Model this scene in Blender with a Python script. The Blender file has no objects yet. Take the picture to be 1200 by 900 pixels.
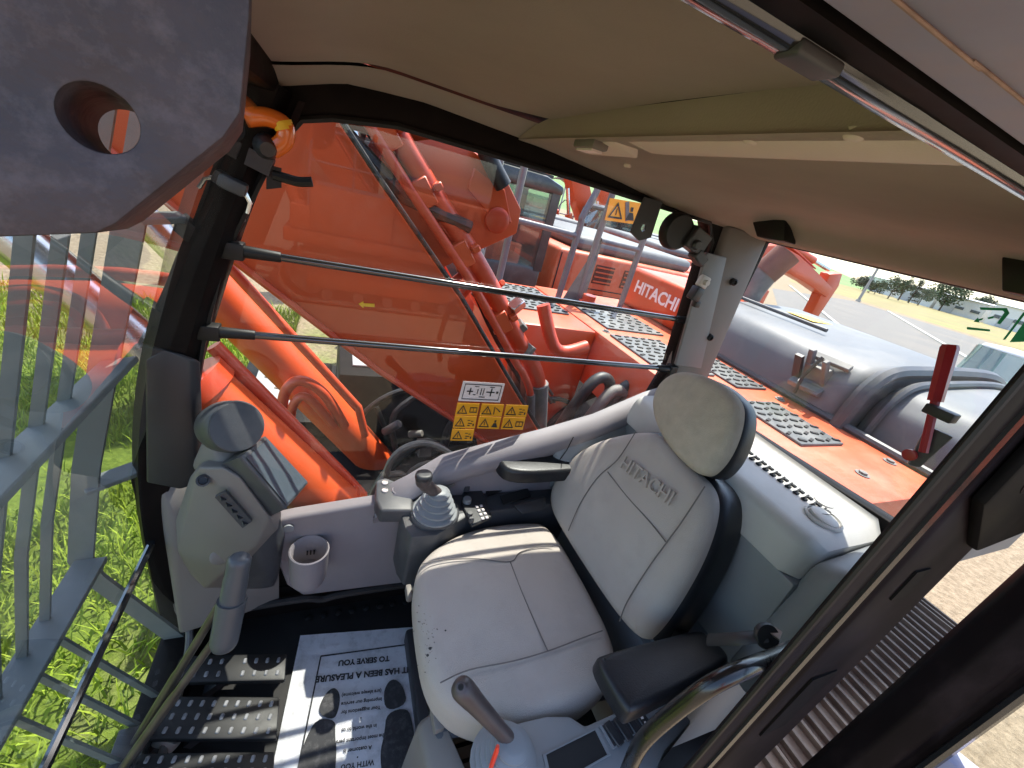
import bpy, bmesh, math, random
from mathutils import Vector, Matrix, Euler, noise
random.seed(7)
R = math.radians
SC = bpy.context.scene
COL = SC.collection

# ------------------------------------------------------------------ camera
CAM = Vector((0.0, 0.0, 1.4))
AX = Vector((0.91099622, 0.04947358, 0.4094365))       # machine rear direction seen in the lens frame
AY = Vector((-0.33853406, -0.47730092, 0.81091215))    # across the cab
AZ = Vector((0.23554315, -0.87734611, -0.41807085))    # up
FPX = 480.0
cam_d = bpy.data.cameras.new('camera')
cam_d.sensor_width = 36.0
cam_d.lens = FPX / 1200.0 * 36.0
cam_d.clip_start = 0.01
cam_d.clip_end = 3000
cam_o = bpy.data.objects.new('camera', cam_d)
COL.objects.link(cam_o)
right = Vector((AX[0], AY[0], AZ[0]))
up = -Vector((AX[1], AY[1], AZ[1]))
back = -Vector((AX[2], AY[2], AZ[2]))
mm = Matrix((right, up, back)).transposed().to_4x4()
mm.translation = CAM
cam_o.matrix_world = mm
SC.camera = cam_o

# ------------------------------------------------------------------ light
SUN_DIR = Vector((0.293, 0.326, 0.899)).normalized()     # towards the sun: right of the machine and a little behind it
sun_d = bpy.data.lights.new('sun', 'SUN')
sun_d.energy = 3.2
sun_d.angle = R(0.55)
sun_d.color = (1.0, 0.95, 0.86)
sun_o = bpy.data.objects.new('sun', sun_d)
COL.objects.link(sun_o)
sun_o.rotation_euler = SUN_DIR.to_track_quat('Z', 'Y').to_euler()
world = bpy.data.worlds.new('World')
SC.world = world
world.use_nodes = True
nt = world.node_tree
sky = nt.nodes.new('ShaderNodeTexSky')
sky.sky_type = 'NISHITA'
sky.sun_disc = False
sky.sun_elevation = math.asin(SUN_DIR.z)
sky.sun_rotation = math.atan2(SUN_DIR.x, SUN_DIR.y)
sky.air_density = 1.0
sky.dust_density = 1.6
sky.ozone_density = 1.0
nt.links.new(sky.outputs[0], nt.nodes['Background'].inputs[0])
nt.nodes['Background'].inputs[1].default_value = 0.15
SC.view_settings.view_transform = 'Standard'
SC.view_settings.look = 'None'
SC.view_settings.gamma = 1.0
SC.view_settings.use_curve_mapping = False
SC.view_settings.exposure = 1.82
SC.cycles.use_denoising = True
SC.cycles.max_bounces = 10
SC.cycles.diffuse_bounces = 5
SC.cycles.transparent_max_bounces = 16
SC.cycles.sample_clamp_indirect = 8.0

# ------------------------------------------------------------------ helpers
V = Vector


def W(px, py, X=None, Y=None, Z=None):
    """point of the place that lies on the plane X=, Y= or Z= and is seen at a spot of the photograph"""
    d = V((px - 600.0, py - 450.0, FPX))
    r = V((d.dot(AX), d.dot(AY), d.dot(AZ)))
    if X is not None:
        t = (X - CAM.x) / r.x
    elif Y is not None:
        t = (Y - CAM.y) / r.y
    else:
        t = (Z - CAM.z) / r.z
    return CAM + r * t


def WP(px, py, p0, n):
    d = V((px - 600.0, py - 450.0, FPX))
    r = V((d.dot(AX), d.dot(AY), d.dot(AZ)))
    p0, n = V(p0), V(n)
    return CAM + r * ((p0 - CAM).dot(n) / r.dot(n))


def lerp(a, b, t):
    return a + (b - a) * t


def chaikin(pts, n=2, closed=True):
    pts = [V(p) for p in pts]
    for _ in range(n):
        out = []
        m = len(pts)
        for i in range(m if closed else m - 1):
            a, b = pts[i], pts[(i + 1) % m]
            out += [a * .75 + b * .25, a * .25 + b * .75]
        if not closed:
            out = [pts[0]] + out + [pts[-1]]
        pts = out
    return pts


def spline(pts, per=6):
    """Catmull-Rom through the points"""
    pts = [V(p) for p in pts]
    out = []
    for i in range(len(pts) - 1):
        p0 = pts[max(i - 1, 0)]; p1 = pts[i]; p2 = pts[i + 1]; p3 = pts[min(i + 2, len(pts) - 1)]
        for k in range(per):
            t = k / per
            out.append(0.5 * ((2 * p1) + (p2 - p0) * t + (2 * p0 - 5 * p1 + 4 * p2 - p3) * t * t + (3 * p1 - p0 - 3 * p2 + p3) * t ** 3))
    out.append(pts[-1])
    return out


class MB:
    def __init__(self):
        self.bm = bmesh.new()

    def vs(self, pts):
        return [self.bm.verts.new(p) for p in pts]

    def face(self, pts):
        try:
            return self.bm.faces.new(self.vs(pts))
        except ValueError:
            return None

    def box(self, c, s, rot=None):
        c = V(c)
        m = Matrix.Identity(3) if rot is None else (rot if isinstance(rot, Matrix) else Euler(rot).to_matrix())
        hx, hy, hz = s[0] / 2, s[1] / 2, s[2] / 2
        co = [c + m @ V((x, y, z)) for x in (-hx, hx) for y in (-hy, hy) for z in (-hz, hz)]
        v = self.vs(co)
        for f in ((0, 1, 3, 2), (4, 6, 7, 5), (0, 4, 5, 1), (2, 3, 7, 6), (0, 2, 6, 4), (1, 5, 7, 3)):
            self.bm.faces.new([v[i] for i in f])
        return self

    def bb(self, a, b):
        a, b = V(a), V(b)
        return self.box((a + b) / 2, [abs(b[i] - a[i]) for i in range(3)])

    def beam(self, p0, p1, w, h, upv=(0, 0, 1)):
        p0, p1 = V(p0), V(p1)
        d = (p1 - p0)
        L = d.length
        d.normalize()
        s = d.cross(V(upv))
        if s.length < 1e-5:
            s = d.cross(V((1, 0, 0)))
        s.normalize()
        u = s.cross(d)
        m = Matrix((d, s, u)).transposed()
        return self.box((p0 + p1) / 2, (L, w, h), m)

    def prism(self, poly, vec):
        vec = V(vec)
        a = self.vs([V(p) for p in poly])
        b = self.vs([V(p) + vec for p in poly])
        n = len(a)
        self.bm.faces.new(a)
        self.bm.faces.new(list(reversed(b)))
        for i in range(n):
            self.bm.faces.new([a[i], b[i], b[(i + 1) % n], a[(i + 1) % n]])
        return self

    def ring(self, outer, inner, vec):
        """frame between two loops with the same number of points, with depth vec"""
        vec = V(vec)
        o0 = self.vs(outer); i0 = self.vs(inner)
        o1 = self.vs([V(p) + vec for p in outer]); i1 = self.vs([V(p) + vec for p in inner])
        n = len(o0)
        for k in range(n):
            j = (k + 1) % n
            for q in ((o0[k], o0[j], i0[j], i0[k]), (o1[k], i1[k], i1[j], o1[j]), (o0[k], o1[k], o1[j], o0[j]), (i0[k], i0[j], i1[j], i1[k])):
                self.bm.faces.new(q)
        return self

    def loft(self, rings, cap=True, closed=True):
        rv = [self.vs(r) for r in rings]
        n = len(rv[0])
        for a, b in zip(rv[:-1], rv[1:]):
            for k in range(n if closed else n - 1):
                j = (k + 1) % n
                self.bm.faces.new([a[k], a[j], b[j], b[k]])
        if cap and closed:
            self.bm.faces.new(list(reversed(rv[0])))
            self.bm.faces.new(rv[-1])
        return self

    def tube(self, pts, r, n=10, flat=None, closed=False):
        pts = [V(p) for p in pts]
        rs = r if isinstance(r, (list, tuple)) else [r] * len(pts)
        t0 = (pts[1] - pts[0]).normalized()
        s = t0.cross(V((0, 0, 1)))
        if s.length < 1e-3:
            s = t0.cross(V((1, 0, 0)))
        s.normalize()
        rings = []
        for i, p in enumerate(pts):
            a = pts[max(i - 1, 0)]; b = pts[min(i + 1, len(pts) - 1)]
            t = (b - a).normalized()
            s = (s - t * s.dot(t)).normalized()
            u = t.cross(s)
            rings.append([p + (s * math.cos(2 * math.pi * k / n) + u * math.sin(2 * math.pi * k / n) * (flat or 1)) * rs[i] for k in range(n)])
        return self.loft(rings)

    def cyl(self, p0, p1, r0, r1=None, n=16):
        return self.tube([p0, p1], [r0, r0 if r1 is None else r1], n)

    def lathe(self, c, axis, prof, n=20, xdir=None):
        """prof: (radius, height) list along axis from c"""
        c = V(c); axis = V(axis).normalized()
        s = axis.cross(V((0, 0, 1)))
        if s.length < 1e-3:
            s = V((1, 0, 0))
        s.normalize(); u = axis.cross(s)
        rings = [[c + axis * h + (s * math.cos(2 * math.pi * k / n) + u * math.sin(2 * math.pi * k / n)) * max(r, 1e-4) for k in range(n)] for r, h in prof]
        return self.loft(rings)

    def pillow(self, outline, o, u, v, nrm, t, r, dome=0.0, rings=5, sub=4):
        """upholstered slab: outline in (u,v), rounded rim of radius r, thickness t, domed top"""
        o, u, v, nrm = V(o), V(u).normalized(), V(v).normalized(), V(nrm).normalized()
        P = [V((p[0], p[1])) for p in outline]
        m = len(P)
        area = sum(P[i].x * P[(i + 1) % m].y - P[(i + 1) % m].x * P[i].y for i in range(m))
        if area < 0:
            P.reverse()
        cen = sum(P, V((0, 0))) / m
        nr = []
        for i in range(m):
            d = (P[(i + 1) % m] - P[i - 1]).normalized()
            nr.append(V((-d.y, d.x)))
        def ring(ins, h, sc=1.0):
            out = []
            for i in range(m):
                q = P[i] + nr[i] * ins
                q = cen + (q - cen) * sc
                out.append(o + u * q.x + v * q.y + nrm * h)
            return out
        rr = [ring(r, 0, .55), ring(r, 0)]
        for k in range(1, rings + 1):
            a = math.pi / 2 * k / rings
            rr.append(ring(r * (1 - math.sin(a)), r * .7 * (1 - math.cos(a))))
        for k in range(rings + 1):
            a = math.pi / 2 * k / rings
            rr.append(ring(r * (1 - math.cos(a)), t - r + r * math.sin(a)))
        for k in range(1, sub + 1):
            s = 1 - k / (sub + .35)
            rr.append(ring(r, t + dome * (1 - s * s), s))
        return self.loft(rr)

    def hull(self, pts):
        v = self.vs(pts)
        res = bmesh.ops.convex_hull(self.bm, input=v)
        bad = [g for g in res['geom_interior'] + res['geom_unused'] if isinstance(g, bmesh.types.BMVert)]
        if bad:
            bmesh.ops.delete(self.bm, geom=list(set(bad)), context='VERTS')
        return self

    def grid(self, fn, nu, nv):
        v = [[self.bm.verts.new(fn(i / nu, j / nv)) for j in range(nv + 1)] for i in range(nu + 1)]
        for i in range(nu):
            for j in range(nv):
                self.bm.faces.new([v[i][j], v[i + 1][j], v[i + 1][j + 1], v[i][j + 1]])
        return self

    def bevel(self, w, seg=2, ang=25):
        bm = self.bm
        bm.normal_update()
        bmesh.ops.remove_doubles(bm, verts=bm.verts, dist=1e-5)
        bm.normal_update()
        ed = [e for e in bm.edges if len(e.link_faces) == 2 and e.calc_face_angle(0) > R(ang)]
        bmesh.ops.bevel(bm, geom=ed, offset=w, segments=seg, profile=.5, affect='EDGES', clamp_overlap=True)
        return self

    def mesh(self, name, ang=38):
        bm = self.bm
        bmesh.ops.recalc_face_normals(bm, faces=bm.faces)
        me = bpy.data.meshes.new(name)
        bm.to_mesh(me)
        bm.free()
        me.polygons.foreach_set('use_smooth', [True] * len(me.polygons))
        me.set_sharp_from_angle(angle=R(ang))
        return me


def thing(name, label, cat, loc=(0, 0, 0), group=None):
    o = bpy.data.objects.new(name, None)
    o.empty_display_size = .1
    COL.objects.link(o)
    o.location = loc
    o['label'] = label
    o['category'] = cat
    if group:
        o['group'] = group
    return o


def link(o, parent):
    COL.objects.link(o)
    if parent is not None:
        o.parent = parent
        off = parent.location if parent.parent is None else V((0, 0, 0))
        o.matrix_parent_inverse = Matrix.Translation(-off)
    return o


def ob(name, mb, mat, parent=None, ang=38, label=None, cat=None, group=None, kind=None):
    me = mb.mesh(name, ang) if isinstance(mb, MB) else mb
    if mat is not None and not me.materials:
        me.materials.append(mat)
    o = bpy.data.objects.new(name, me)
    link(o, parent)
    for k, v in (('label', label), ('category', cat), ('group', group), ('kind', kind)):
        if v:
            o[k] = v
    return o


def text(name, body, size, o, ux, uy, mat, parent, ext=.0004, align='CENTER', bold=0.0, sx=1.0):
    cu = bpy.data.curves.new(name, 'FONT')
    cu.body = body
    cu.size = size
    cu.align_x = align
    cu.align_y = 'CENTER'
    cu.extrude = ext
    cu.offset = bold
    cu.resolution_u = 3
    cu.materials.append(mat)
    tmp = bpy.data.objects.new(name, cu)
    COL.objects.link(tmp)
    me = bpy.data.meshes.new_from_object(tmp.evaluated_get(bpy.context.evaluated_depsgraph_get()))
    bpy.data.objects.remove(tmp)
    bpy.data.curves.remove(cu)
    me.name = name
    if not me.materials:
        me.materials.append(mat)
    t = bpy.data.objects.new(name, me)
    ux = V(ux).normalized(); uy = V(uy)
    uy = (uy - ux * ux.dot(uy)).normalized()
    uz = ux.cross(uy)
    m = Matrix((ux * sx, uy, uz)).transposed().to_4x4()
    m.translation = V(o)
    link(t, parent)
    t.matrix_basis = m
    return t


def copy_tree(o, parent=None, loc=None, rz=None, label=None):
    c = o.copy()
    COL.objects.link(c)
    if parent is not None:
        c.parent = parent
    if loc is not None:
        c.location = loc
    if rz is not None:
        c.rotation_euler.z = rz
    if label:
        c['label'] = label
    for ch in list(o.children):
        copy_tree(ch, c)
    return c


# ------------------------------------------------------------------ materials
def mat(name, col, rough=.5, metal=0.0, var=.12, scale=6.0, bump=0.0, bscale=90.0, dirt=None, damt=.5, dscale=5.0, spec=.5, coat=0.0, stretch=None, rvar=.15):
    m = bpy.data.materials.new(name)
    m.use_nodes = True
    n = m.node_tree.nodes
    l = m.node_tree.links
    b = n['Principled BSDF']
    tc = n.new('ShaderNodeTexCoord')
    src = tc.outputs['Object']
    if stretch:
        mp = n.new('ShaderNodeMapping')
        mp.inputs['Scale'].default_value = stretch
        l.new(src, mp.inputs[0])
        src = mp.outputs[0]
    nz = n.new('ShaderNodeTexNoise')
    nz.inputs['Scale'].default_value = scale
    nz.inputs['Detail'].default_value = 6
    nz.inputs['Roughness'].default_value = .6
    l.new(src, nz.inputs['Vector'])
    rp = n.new('ShaderNodeValToRGB')
    c = V(col)
    rp.color_ramp.elements[0].position = .3
    rp.color_ramp.elements[1].position = .72
    rp.color_ramp.elements[0].color = (*(c * (1 - var)), 1)
    rp.color_ramp.elements[1].color = (*(V([min(x * (1 + var), .95) for x in c])), 1)
    l.new(nz.outputs[0], rp.inputs[0])
    out = rp.outputs[0]
    if dirt:
        n2 = n.new('ShaderNodeTexNoise')
        n2.inputs['Scale'].default_value = dscale
        n2.inputs['Detail'].default_value = 9
        n2.inputs['Roughness'].default_value = .68
        l.new(src, n2.inputs['Vector'])
        r2 = n.new('ShaderNodeValToRGB')
        r2.color_ramp.elements[0].position = .48
        r2.color_ramp.elements[1].position = .75
        r2.color_ramp.elements[0].color = (0, 0, 0, 1)
        r2.color_ramp.elements[1].color = (damt, damt, damt, 1)
        l.new(n2.outputs[0], r2.inputs[0])
        mx = n.new('ShaderNodeMix')
        mx.data_type = 'RGBA'
        l.new(r2.outputs[0], mx.inputs[0])
        l.new(out, mx.inputs[6])
        mx.inputs[7].default_value = (*dirt, 1)
        out = mx.outputs[2]
    l.new(out, b.inputs['Base Color'])
    mr = n.new('ShaderNodeMapRange')
    mr.inputs['To Min'].default_value = max(rough - rvar, .03)
    mr.inputs['To Max'].default_value = min(rough + rvar, 1)
    l.new(nz.outputs[0], mr.inputs['Value'])
    l.new(mr.outputs[0], b.inputs['Roughness'])
    b.inputs['Metallic'].default_value = metal
    b.inputs['Specular IOR Level'].default_value = spec
    if coat:
        b.inputs['Coat Weight'].default_value = coat
        b.inputs['Coat Roughness'].default_value = .12
    if bump:
        n3 = n.new('ShaderNodeTexNoise')
        n3.inputs['Scale'].default_value = bscale
        n3.inputs['Detail'].default_value = 4
        l.new(src, n3.inputs['Vector'])
        bp = n.new('ShaderNodeBump')
        bp.inputs['Strength'].default_value = bump
        bp.inputs['Distance'].default_value = .004
        l.new(n3.outputs[0], bp.inputs['Height'])
        l.new(bp.outputs[0], b.inputs['Normal'])
    return m


def glass_mat(name, tint=(.965, .985, .975), refl=.022, dust=.004):
    """thin window pane: what passes straight through plus the mirror image at the Fresnel share of its two faces"""
    m = bpy.data.materials.new(name)
    m.use_nodes = True
    n = m.node_tree.nodes
    l = m.node_tree.links
    n.remove(n['Principled BSDF'])
    tr = n.new('ShaderNodeBsdfTransparent')
    tr.inputs[0].default_value = (*tint, 1)
    gl = n.new('ShaderNodeBsdfGlossy')
    gl.inputs['Roughness'].default_value = .004
    gl.inputs[0].default_value = (1, 1, 1, 1)
    geo = n.new('ShaderNodeNewGeometry')
    dt = n.new('ShaderNodeVectorMath'); dt.operation = 'DOT_PRODUCT'
    l.new(geo.outputs['Normal'], dt.inputs[0]); l.new(geo.outputs['Incoming'], dt.inputs[1])
    ab = n.new('ShaderNodeMath'); ab.operation = 'ABSOLUTE'; l.new(dt.outputs['Value'], ab.inputs[0])
    om = n.new('ShaderNodeMath'); om.operation = 'SUBTRACT'; om.inputs[0].default_value = 1.0; l.new(ab.outputs[0], om.inputs[1])
    pw = n.new('ShaderNodeMath'); pw.operation = 'POWER'; pw.inputs[1].default_value = 5.0; l.new(om.outputs[0], pw.inputs[0])
    fr = n.new('ShaderNodeMath'); fr.operation = 'MULTIPLY_ADD'; fr.inputs[1].default_value = 1.0 - refl; fr.inputs[2].default_value = refl
    l.new(pw.outputs[0], fr.inputs[0])
    mx = n.new('ShaderNodeMixShader')
    l.new(fr.outputs[0], mx.inputs[0])
    l.new(tr.outputs[0], mx.inputs[1])
    l.new(gl.outputs[0], mx.inputs[2])
    df = n.new('ShaderNodeBsdfDiffuse')
    df.inputs[0].default_value = (.6, .57, .5, 1)
    nz = n.new('ShaderNodeTexNoise')
    nz.inputs['Scale'].default_value = 9
    nz.inputs['Detail'].default_value = 8
    tc = n.new('ShaderNodeTexCoord')
    l.new(tc.outputs['Object'], nz.inputs['Vector'])
    ma = n.new('ShaderNodeMath')
    ma.operation = 'MULTIPLY'
    ma.inputs[1].default_value = dust * 2
    l.new(nz.outputs[0], ma.inputs[0])
    m2 = n.new('ShaderNodeMixShader')
    l.new(ma.outputs[0], m2.inputs[0])
    l.new(mx.outputs[0], m2.inputs[1])
    l.new(df.outputs[0], m2.inputs[2])
    l.new(m2.outputs[0], n['Material Output'].inputs[0])
    return m


DUST = (.38, .33, .27)
M = {}
M['orange'] = mat('orange_paint', (.54, .066, .011), .42, var=.1, scale=2.5, dirt=(.42, .10, .035), damt=.3, dscale=3, coat=0.0, spec=.5)
M['orange_old'] = mat('faded_orange_paint', (.52, .085, .026), .5, var=.14, scale=3, dirt=(.55, .3, .2), damt=.5, dscale=4)
M['orange_red'] = mat('red_orange_paint', (.52, .052, .014), .4, var=.12, scale=5, dirt=(.5, .22, .13), damt=.35)
M['ceil'] = mat('ceiling_liner_fabric', (.59, .49, .41), .95, var=.07, scale=4, bump=.18, bscale=420, dirt=(.48, .38, .30), damt=.35, dscale=2.5, spec=.05)
M['ceil_trim'] = mat('ceiling_trim_plastic', (.61, .515, .43), .75, var=.05, scale=3, bump=.1, bscale=300, spec=.2)
M['black'] = mat('black_steel_paint', (.006, .005, .005), .55, var=.3, scale=9, dirt=(.03, .022, .018), damt=.25, dscale=10, spec=.09)
M['brown'] = mat('dark_brown_steel_paint', (.011, .0075, .008), .55, var=.3, scale=7, dirt=(.045, .03, .031), damt=.4, dscale=14, spec=.08, stretch=(1, 1, .4))
M['plate'] = mat('dusty_purple_steel', (.044, .032, .034), .55, var=.35, scale=45, dirt=(.15, .12, .12), damt=.45, dscale=150, bump=.15, bscale=200)
M['rail'] = mat('roof_rail_lilac_paint', (.30, .29, .39), .5, var=.12, scale=14, dirt=(.45, .30, .26), damt=.35, dscale=20, spec=.3)
M['rubber'] = mat('black_rubber', (.008, .008, .008), .5, var=.2, scale=20, spec=.4)
M['rubber_shine'] = mat('glossy_rubber_trim', (.02, .02, .02), .12, var=.2, scale=9, spec=.9, coat=.8)
M['fabric'] = mat('seat_fabric', (.43, .385, .345), .95, var=.07, scale=14, bump=.5, bscale=700, dirt=(.34, .30, .265), damt=.4, dscale=7, spec=.12)
M['fabric2'] = mat('headrest_fabric', (.44, .395, .325), .95, var=.1, scale=30, bump=.6, bscale=600, spec=.12)
M['stitch'] = mat('seam_thread', (.14, .126, .115), .95, var=.1)
M['grey'] = mat('light_grey_plastic', (.5, .49, .46), .55, var=.05, scale=5, bump=.08, bscale=500, dirt=(.28, .26, .23), damt=.3)
M['grey_mid'] = mat('mid_grey_plastic', (.21, .225, .235), .5, var=.06, scale=6, bump=.08, bscale=500, dirt=(.3, .28, .26), damt=.25)
M['lilac'] = mat('lilac_grey_plastic', (.22, .20, .212), .5, var=.05, scale=4, bump=.06, bscale=450, dirt=(.3, .27, .25), damt=.3)
M['char'] = mat('charcoal_plastic', (.05, .053, .059), .48, var=.1, scale=8, bump=.08, bscale=450, dirt=(.2, .18, .16), damt=.3)
M['dark'] = mat('black_plastic', (.025, .026, .029), .45, var=.15, scale=10, bump=.1, bscale=500)
M['vinyl'] = mat('black_vinyl', (.011, .012, .015), .42, var=.15, scale=14, bump=.15, bscale=350)
M['pod'] = mat('warm_grey_plastic', (.175, .16, .145), .55, var=.06, scale=6, bump=.08, bscale=450)
M['screen'] = mat('dark_screen_glass', (.075, .1, .12), .1, var=.1, scale=3, spec=.8)
M['paper'] = mat('paper_mat', (.86, .86, .88), .9, var=.04, scale=30, dirt=(.3, .28, .27), damt=.55, dscale=30, bump=.2, bscale=60)
M['ink'] = mat('black_ink', (.025, .025, .027), .85, var=.3, scale=40, dirt=(.14, .13, .13), damt=.5, dscale=60)
M['floor'] = mat('black_rubber_floor', (.007, .0065, .0065), .65, var=.3, scale=15, dirt=(.05, .04, .035), damt=.35)
M['nub'] = mat('worn_pedal_nubs', (.17, .17, .175), .5, var=.35, scale=30)
M['rod'] = mat('worn_steel_rod', (.10, .09, .08), .35, metal=.6, var=.3, scale=16)
M['steel'] = mat('bright_steel', (.55, .55, .55), .25, metal=1, var=.1, scale=10)
M['chrome'] = mat('gloss_black_tube', (.010, .009, .009), .26, var=.2, scale=5, coat=.2)
M['emboss'] = mat('embossed_fabric', (.39, .348, .31), .95, var=.08, scale=14, bump=.3, bscale=600)
M['rust_line'] = mat('dried_rust', (.34, .235, .19), .9, var=.3, scale=60)
M['grip'] = mat('grey_translucent_grip', (.075, .08, .088), .38, var=.08, scale=12)
M['knob'] = mat('brown_grey_grip', (.07, .053, .05), .42, var=.2, scale=20)
M['red'] = mat('red_plastic', (.34, .018, .022), .35, var=.1, scale=9)
M['plate_grey'] = mat('grey_pillar_plate', (.17, .175, .175), .5, var=.06, scale=8)
M['redbright'] = mat('bright_red_marker', (.8, .05, .02), .35)
M['guard'] = mat('grey_green_guard_paint', (.13, .15, .148), .5, var=.12, scale=7, dirt=(.28, .28, .25), damt=.35, dscale=9)
M['hood'] = mat('grey_hood_paint', (.115, .12, .125), .55, var=.09, scale=3, dirt=(.23, .22, .20), damt=.5, dscale=2.2, spec=.35)
M['hooddk'] = mat('grey_hood_seal', (.055, .056, .06), .5, var=.12, scale=5, dirt=(.25, .24, .22), damt=.3)
M['tread'] = mat('anti_slip_plate', (.09, .095, .095), .5, metal=.3, var=.15, scale=8, dirt=(.35, .33, .3), damt=.4)
M['treadw'] = mat('pale_step_plate', (.27, .27, .265), .5, metal=.1, var=.08, scale=6, dirt=(.4, .36, .3), damt=.4)
M['slot'] = mat('dark_hole', (.012, .012, .012), .8)
M['railp'] = mat('grey_handrail_paint', (.13, .13, .14), .32, var=.15, scale=7, dirt=(.3, .28, .26), damt=.3)
M['hose'] = mat('hydraulic_hose', (.018, .018, .018), .5, var=.3, scale=20, dirt=(.12, .1, .08), damt=.5)
M['cloth'] = mat('dusty_pipe_grey', (.13, .125, .115), .6, var=.2, scale=14, dirt=(.4, .36, .3), damt=.5)
M['decal'] = mat('amber_decal', (.80, .36, .012), .4, var=.05)
M['decalw'] = mat('white_decal', (.74, .66, .62), .45, var=.05)
M['sign'] = mat('amber_sign', (.80, .33, .01), .45, var=.06)
M['print'] = mat('black_print', (.03, .025, .02), .6)
M['white'] = mat('white_letters', (.8, .78, .74), .5, var=.06)
M['green'] = mat('green_decal', (.01, .36, .16), .45)
M['yellow'] = mat('yellow_decal', (.85, .5, .02), .5)
M['blackcab'] = mat('black_cab_paint', (.03, .034, .034), .35, var=.2, scale=4, dirt=(.16, .15, .13), damt=.4, coat=.2)
M['grille'] = mat('dark_grille', (.10, .03, .018), .7, var=.3, scale=30)
M['trackm'] = mat('worn_track_steel', (.17, .12, .085), .6, metal=.25, var=.3, scale=7, dirt=(.36, .29, .2), damt=.7, dscale=5)
M['rust'] = mat('rusty_pipe', (.17, .075, .05), .7, var=.25, scale=9, dirt=(.2, .06, .03), damt=.6)
M['amber'] = mat('amber_lens', (.8, .17, .02), .2, var=.1, coat=.5)
M['glass'] = glass_mat('window_glass')
M['glass_front'] = glass_mat('front_window_glass', (.93, .97, .955), .07, .02)
M['glass_far'] = glass_mat('far_cab_glass', (.6, .68, .68), .09, .05)
M['glass_rear'] = glass_mat('rear_window_glass', (.97, .985, .98), .02, .03)
# ================================================================== setting
GZ = -1.35


def ground_mat():
    m = bpy.data.materials.new('yard_ground')
    m.use_nodes = True
    n = m.node_tree.nodes; l = m.node_tree.links
    b = n['Principled BSDF']
    geo = n.new('ShaderNodeNewGeometry')
    sep = n.new('ShaderNodeSeparateXYZ')
    l.new(geo.outputs['Position'], sep.inputs[0])
    nz = n.new('ShaderNodeTexNoise'); nz.inputs['Scale'].default_value = .9; nz.inputs['Detail'].default_value = 10; nz.inputs['Roughness'].default_value = .65
    l.new(geo.outputs['Position'], nz.inputs['Vector'])
    nf = n.new('ShaderNodeTexNoise'); nf.inputs['Scale'].default_value = 14; nf.inputs['Detail'].default_value = 8; nf.inputs['Roughness'].default_value = .7
    l.new(geo.outputs['Position'], nf.inputs['Vector'])
    sand = n.new('ShaderNodeValToRGB')
    sand.color_ramp.elements[0].position = .3; sand.color_ramp.elements[1].position = .7
    sand.color_ramp.elements[0].color = (.155, .12, .08, 1); sand.color_ramp.elements[1].color = (.32, .255, .175, 1)
    l.new(nf.outputs[0], sand.inputs[0])
    gr = n.new('ShaderNodeValToRGB')
    gr.color_ramp.elements[0].position = .32; gr.color_ramp.elements[1].position = .7
    gr.color_ramp.elements[0].color = (.07, .11, .016, 1); gr.color_ramp.elements[1].color = (.2, .27, .04, 1)
    l.new(nf.outputs[0], gr.inputs[0])
    # the grassy patch lies ahead of the parked machine
    ax = n.new('ShaderNodeMath'); ax.operation = 'MULTIPLY_ADD'
    l.new(sep.outputs[0], ax.inputs[0]); ax.inputs[1].default_value = -.55; ax.inputs[2].default_value = .25
    ay = n.new('ShaderNodeMath'); ay.operation = 'MULTIPLY_ADD'
    l.new(sep.outputs[1], ay.inputs[0]); ay.inputs[1].default_value = -.35; ay.inputs[2].default_value = 2.7
    mn = n.new('ShaderNodeMath'); mn.operation = 'MINIMUM'
    l.new(ax.outputs[0], mn.inputs[0]); l.new(ay.outputs[0], mn.inputs[1])
    ay2 = n.new('ShaderNodeMath'); ay2.operation = 'MULTIPLY_ADD'
    l.new(sep.outputs[1], ay2.inputs[0]); ay2.inputs[1].default_value = .8; ay2.inputs[2].default_value = .8
    mn2 = n.new('ShaderNodeMath'); mn2.operation = 'MINIMUM'
    l.new(mn.outputs[0], mn2.inputs[0]); l.new(ay2.outputs[0], mn2.inputs[1])
    ad = n.new('ShaderNodeMath'); ad.operation = 'ADD'
    l.new(mn2.outputs[0], ad.inputs[0])
    sc = n.new('ShaderNodeMath'); sc.operation = 'MULTIPLY_ADD'
    l.new(nz.outputs[0], sc.inputs[0]); sc.inputs[1].default_value = 3.0; sc.inputs[2].default_value = -1.4
    l.new(sc.outputs[0], ad.inputs[1])
    ad.use_clamp = True
    mx = n.new('ShaderNodeMix'); mx.data_type = 'RGBA'
    l.new(ad.outputs[0], mx.inputs[0]); l.new(sand.outputs[0], mx.inputs[6]); l.new(gr.outputs[0], mx.inputs[7])
    l.new(mx.outputs[2], b.inputs['Base Color'])
    b.inputs['Roughness'].default_value = .95
    b.inputs['Specular IOR Level'].default_value = .1
    bp = n.new('ShaderNodeBump'); bp.inputs['Strength'].default_value = .8; bp.inputs['Distance'].default_value = .06
    l.new(nf.outputs[0], bp.inputs['Height']); l.new(bp.outputs[0], b.inputs['Normal'])
    return m


mb = MB()
mb.grid(lambda u, v: V((-600 + 2200 * u, -600 + 2200 * v, GZ)), 40, 40)
ob('ground', mb, ground_mat(), kind='structure')

M['asphalt'] = mat('dusty_asphalt', (.12, .11, .097), .9, var=.14, scale=.35, dirt=(.18, .15, .12), damt=.6, dscale=.2, bump=.2, bscale=30)
M['linew'] = mat('pale_kerb', (.4, .37, .32), .8, var=.1)
M['field'] = mat('dry_yellow_field', (.19, .15, .05), .95, var=.22, scale=.12, dirt=(.16, .2, .04), damt=.7, dscale=.1)
M['hillg'] = mat('green_hill_grass', (.115, .2, .05), .95, var=.25, scale=.02, dirt=(.22, .26, .1), damt=.5, dscale=.04)


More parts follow.
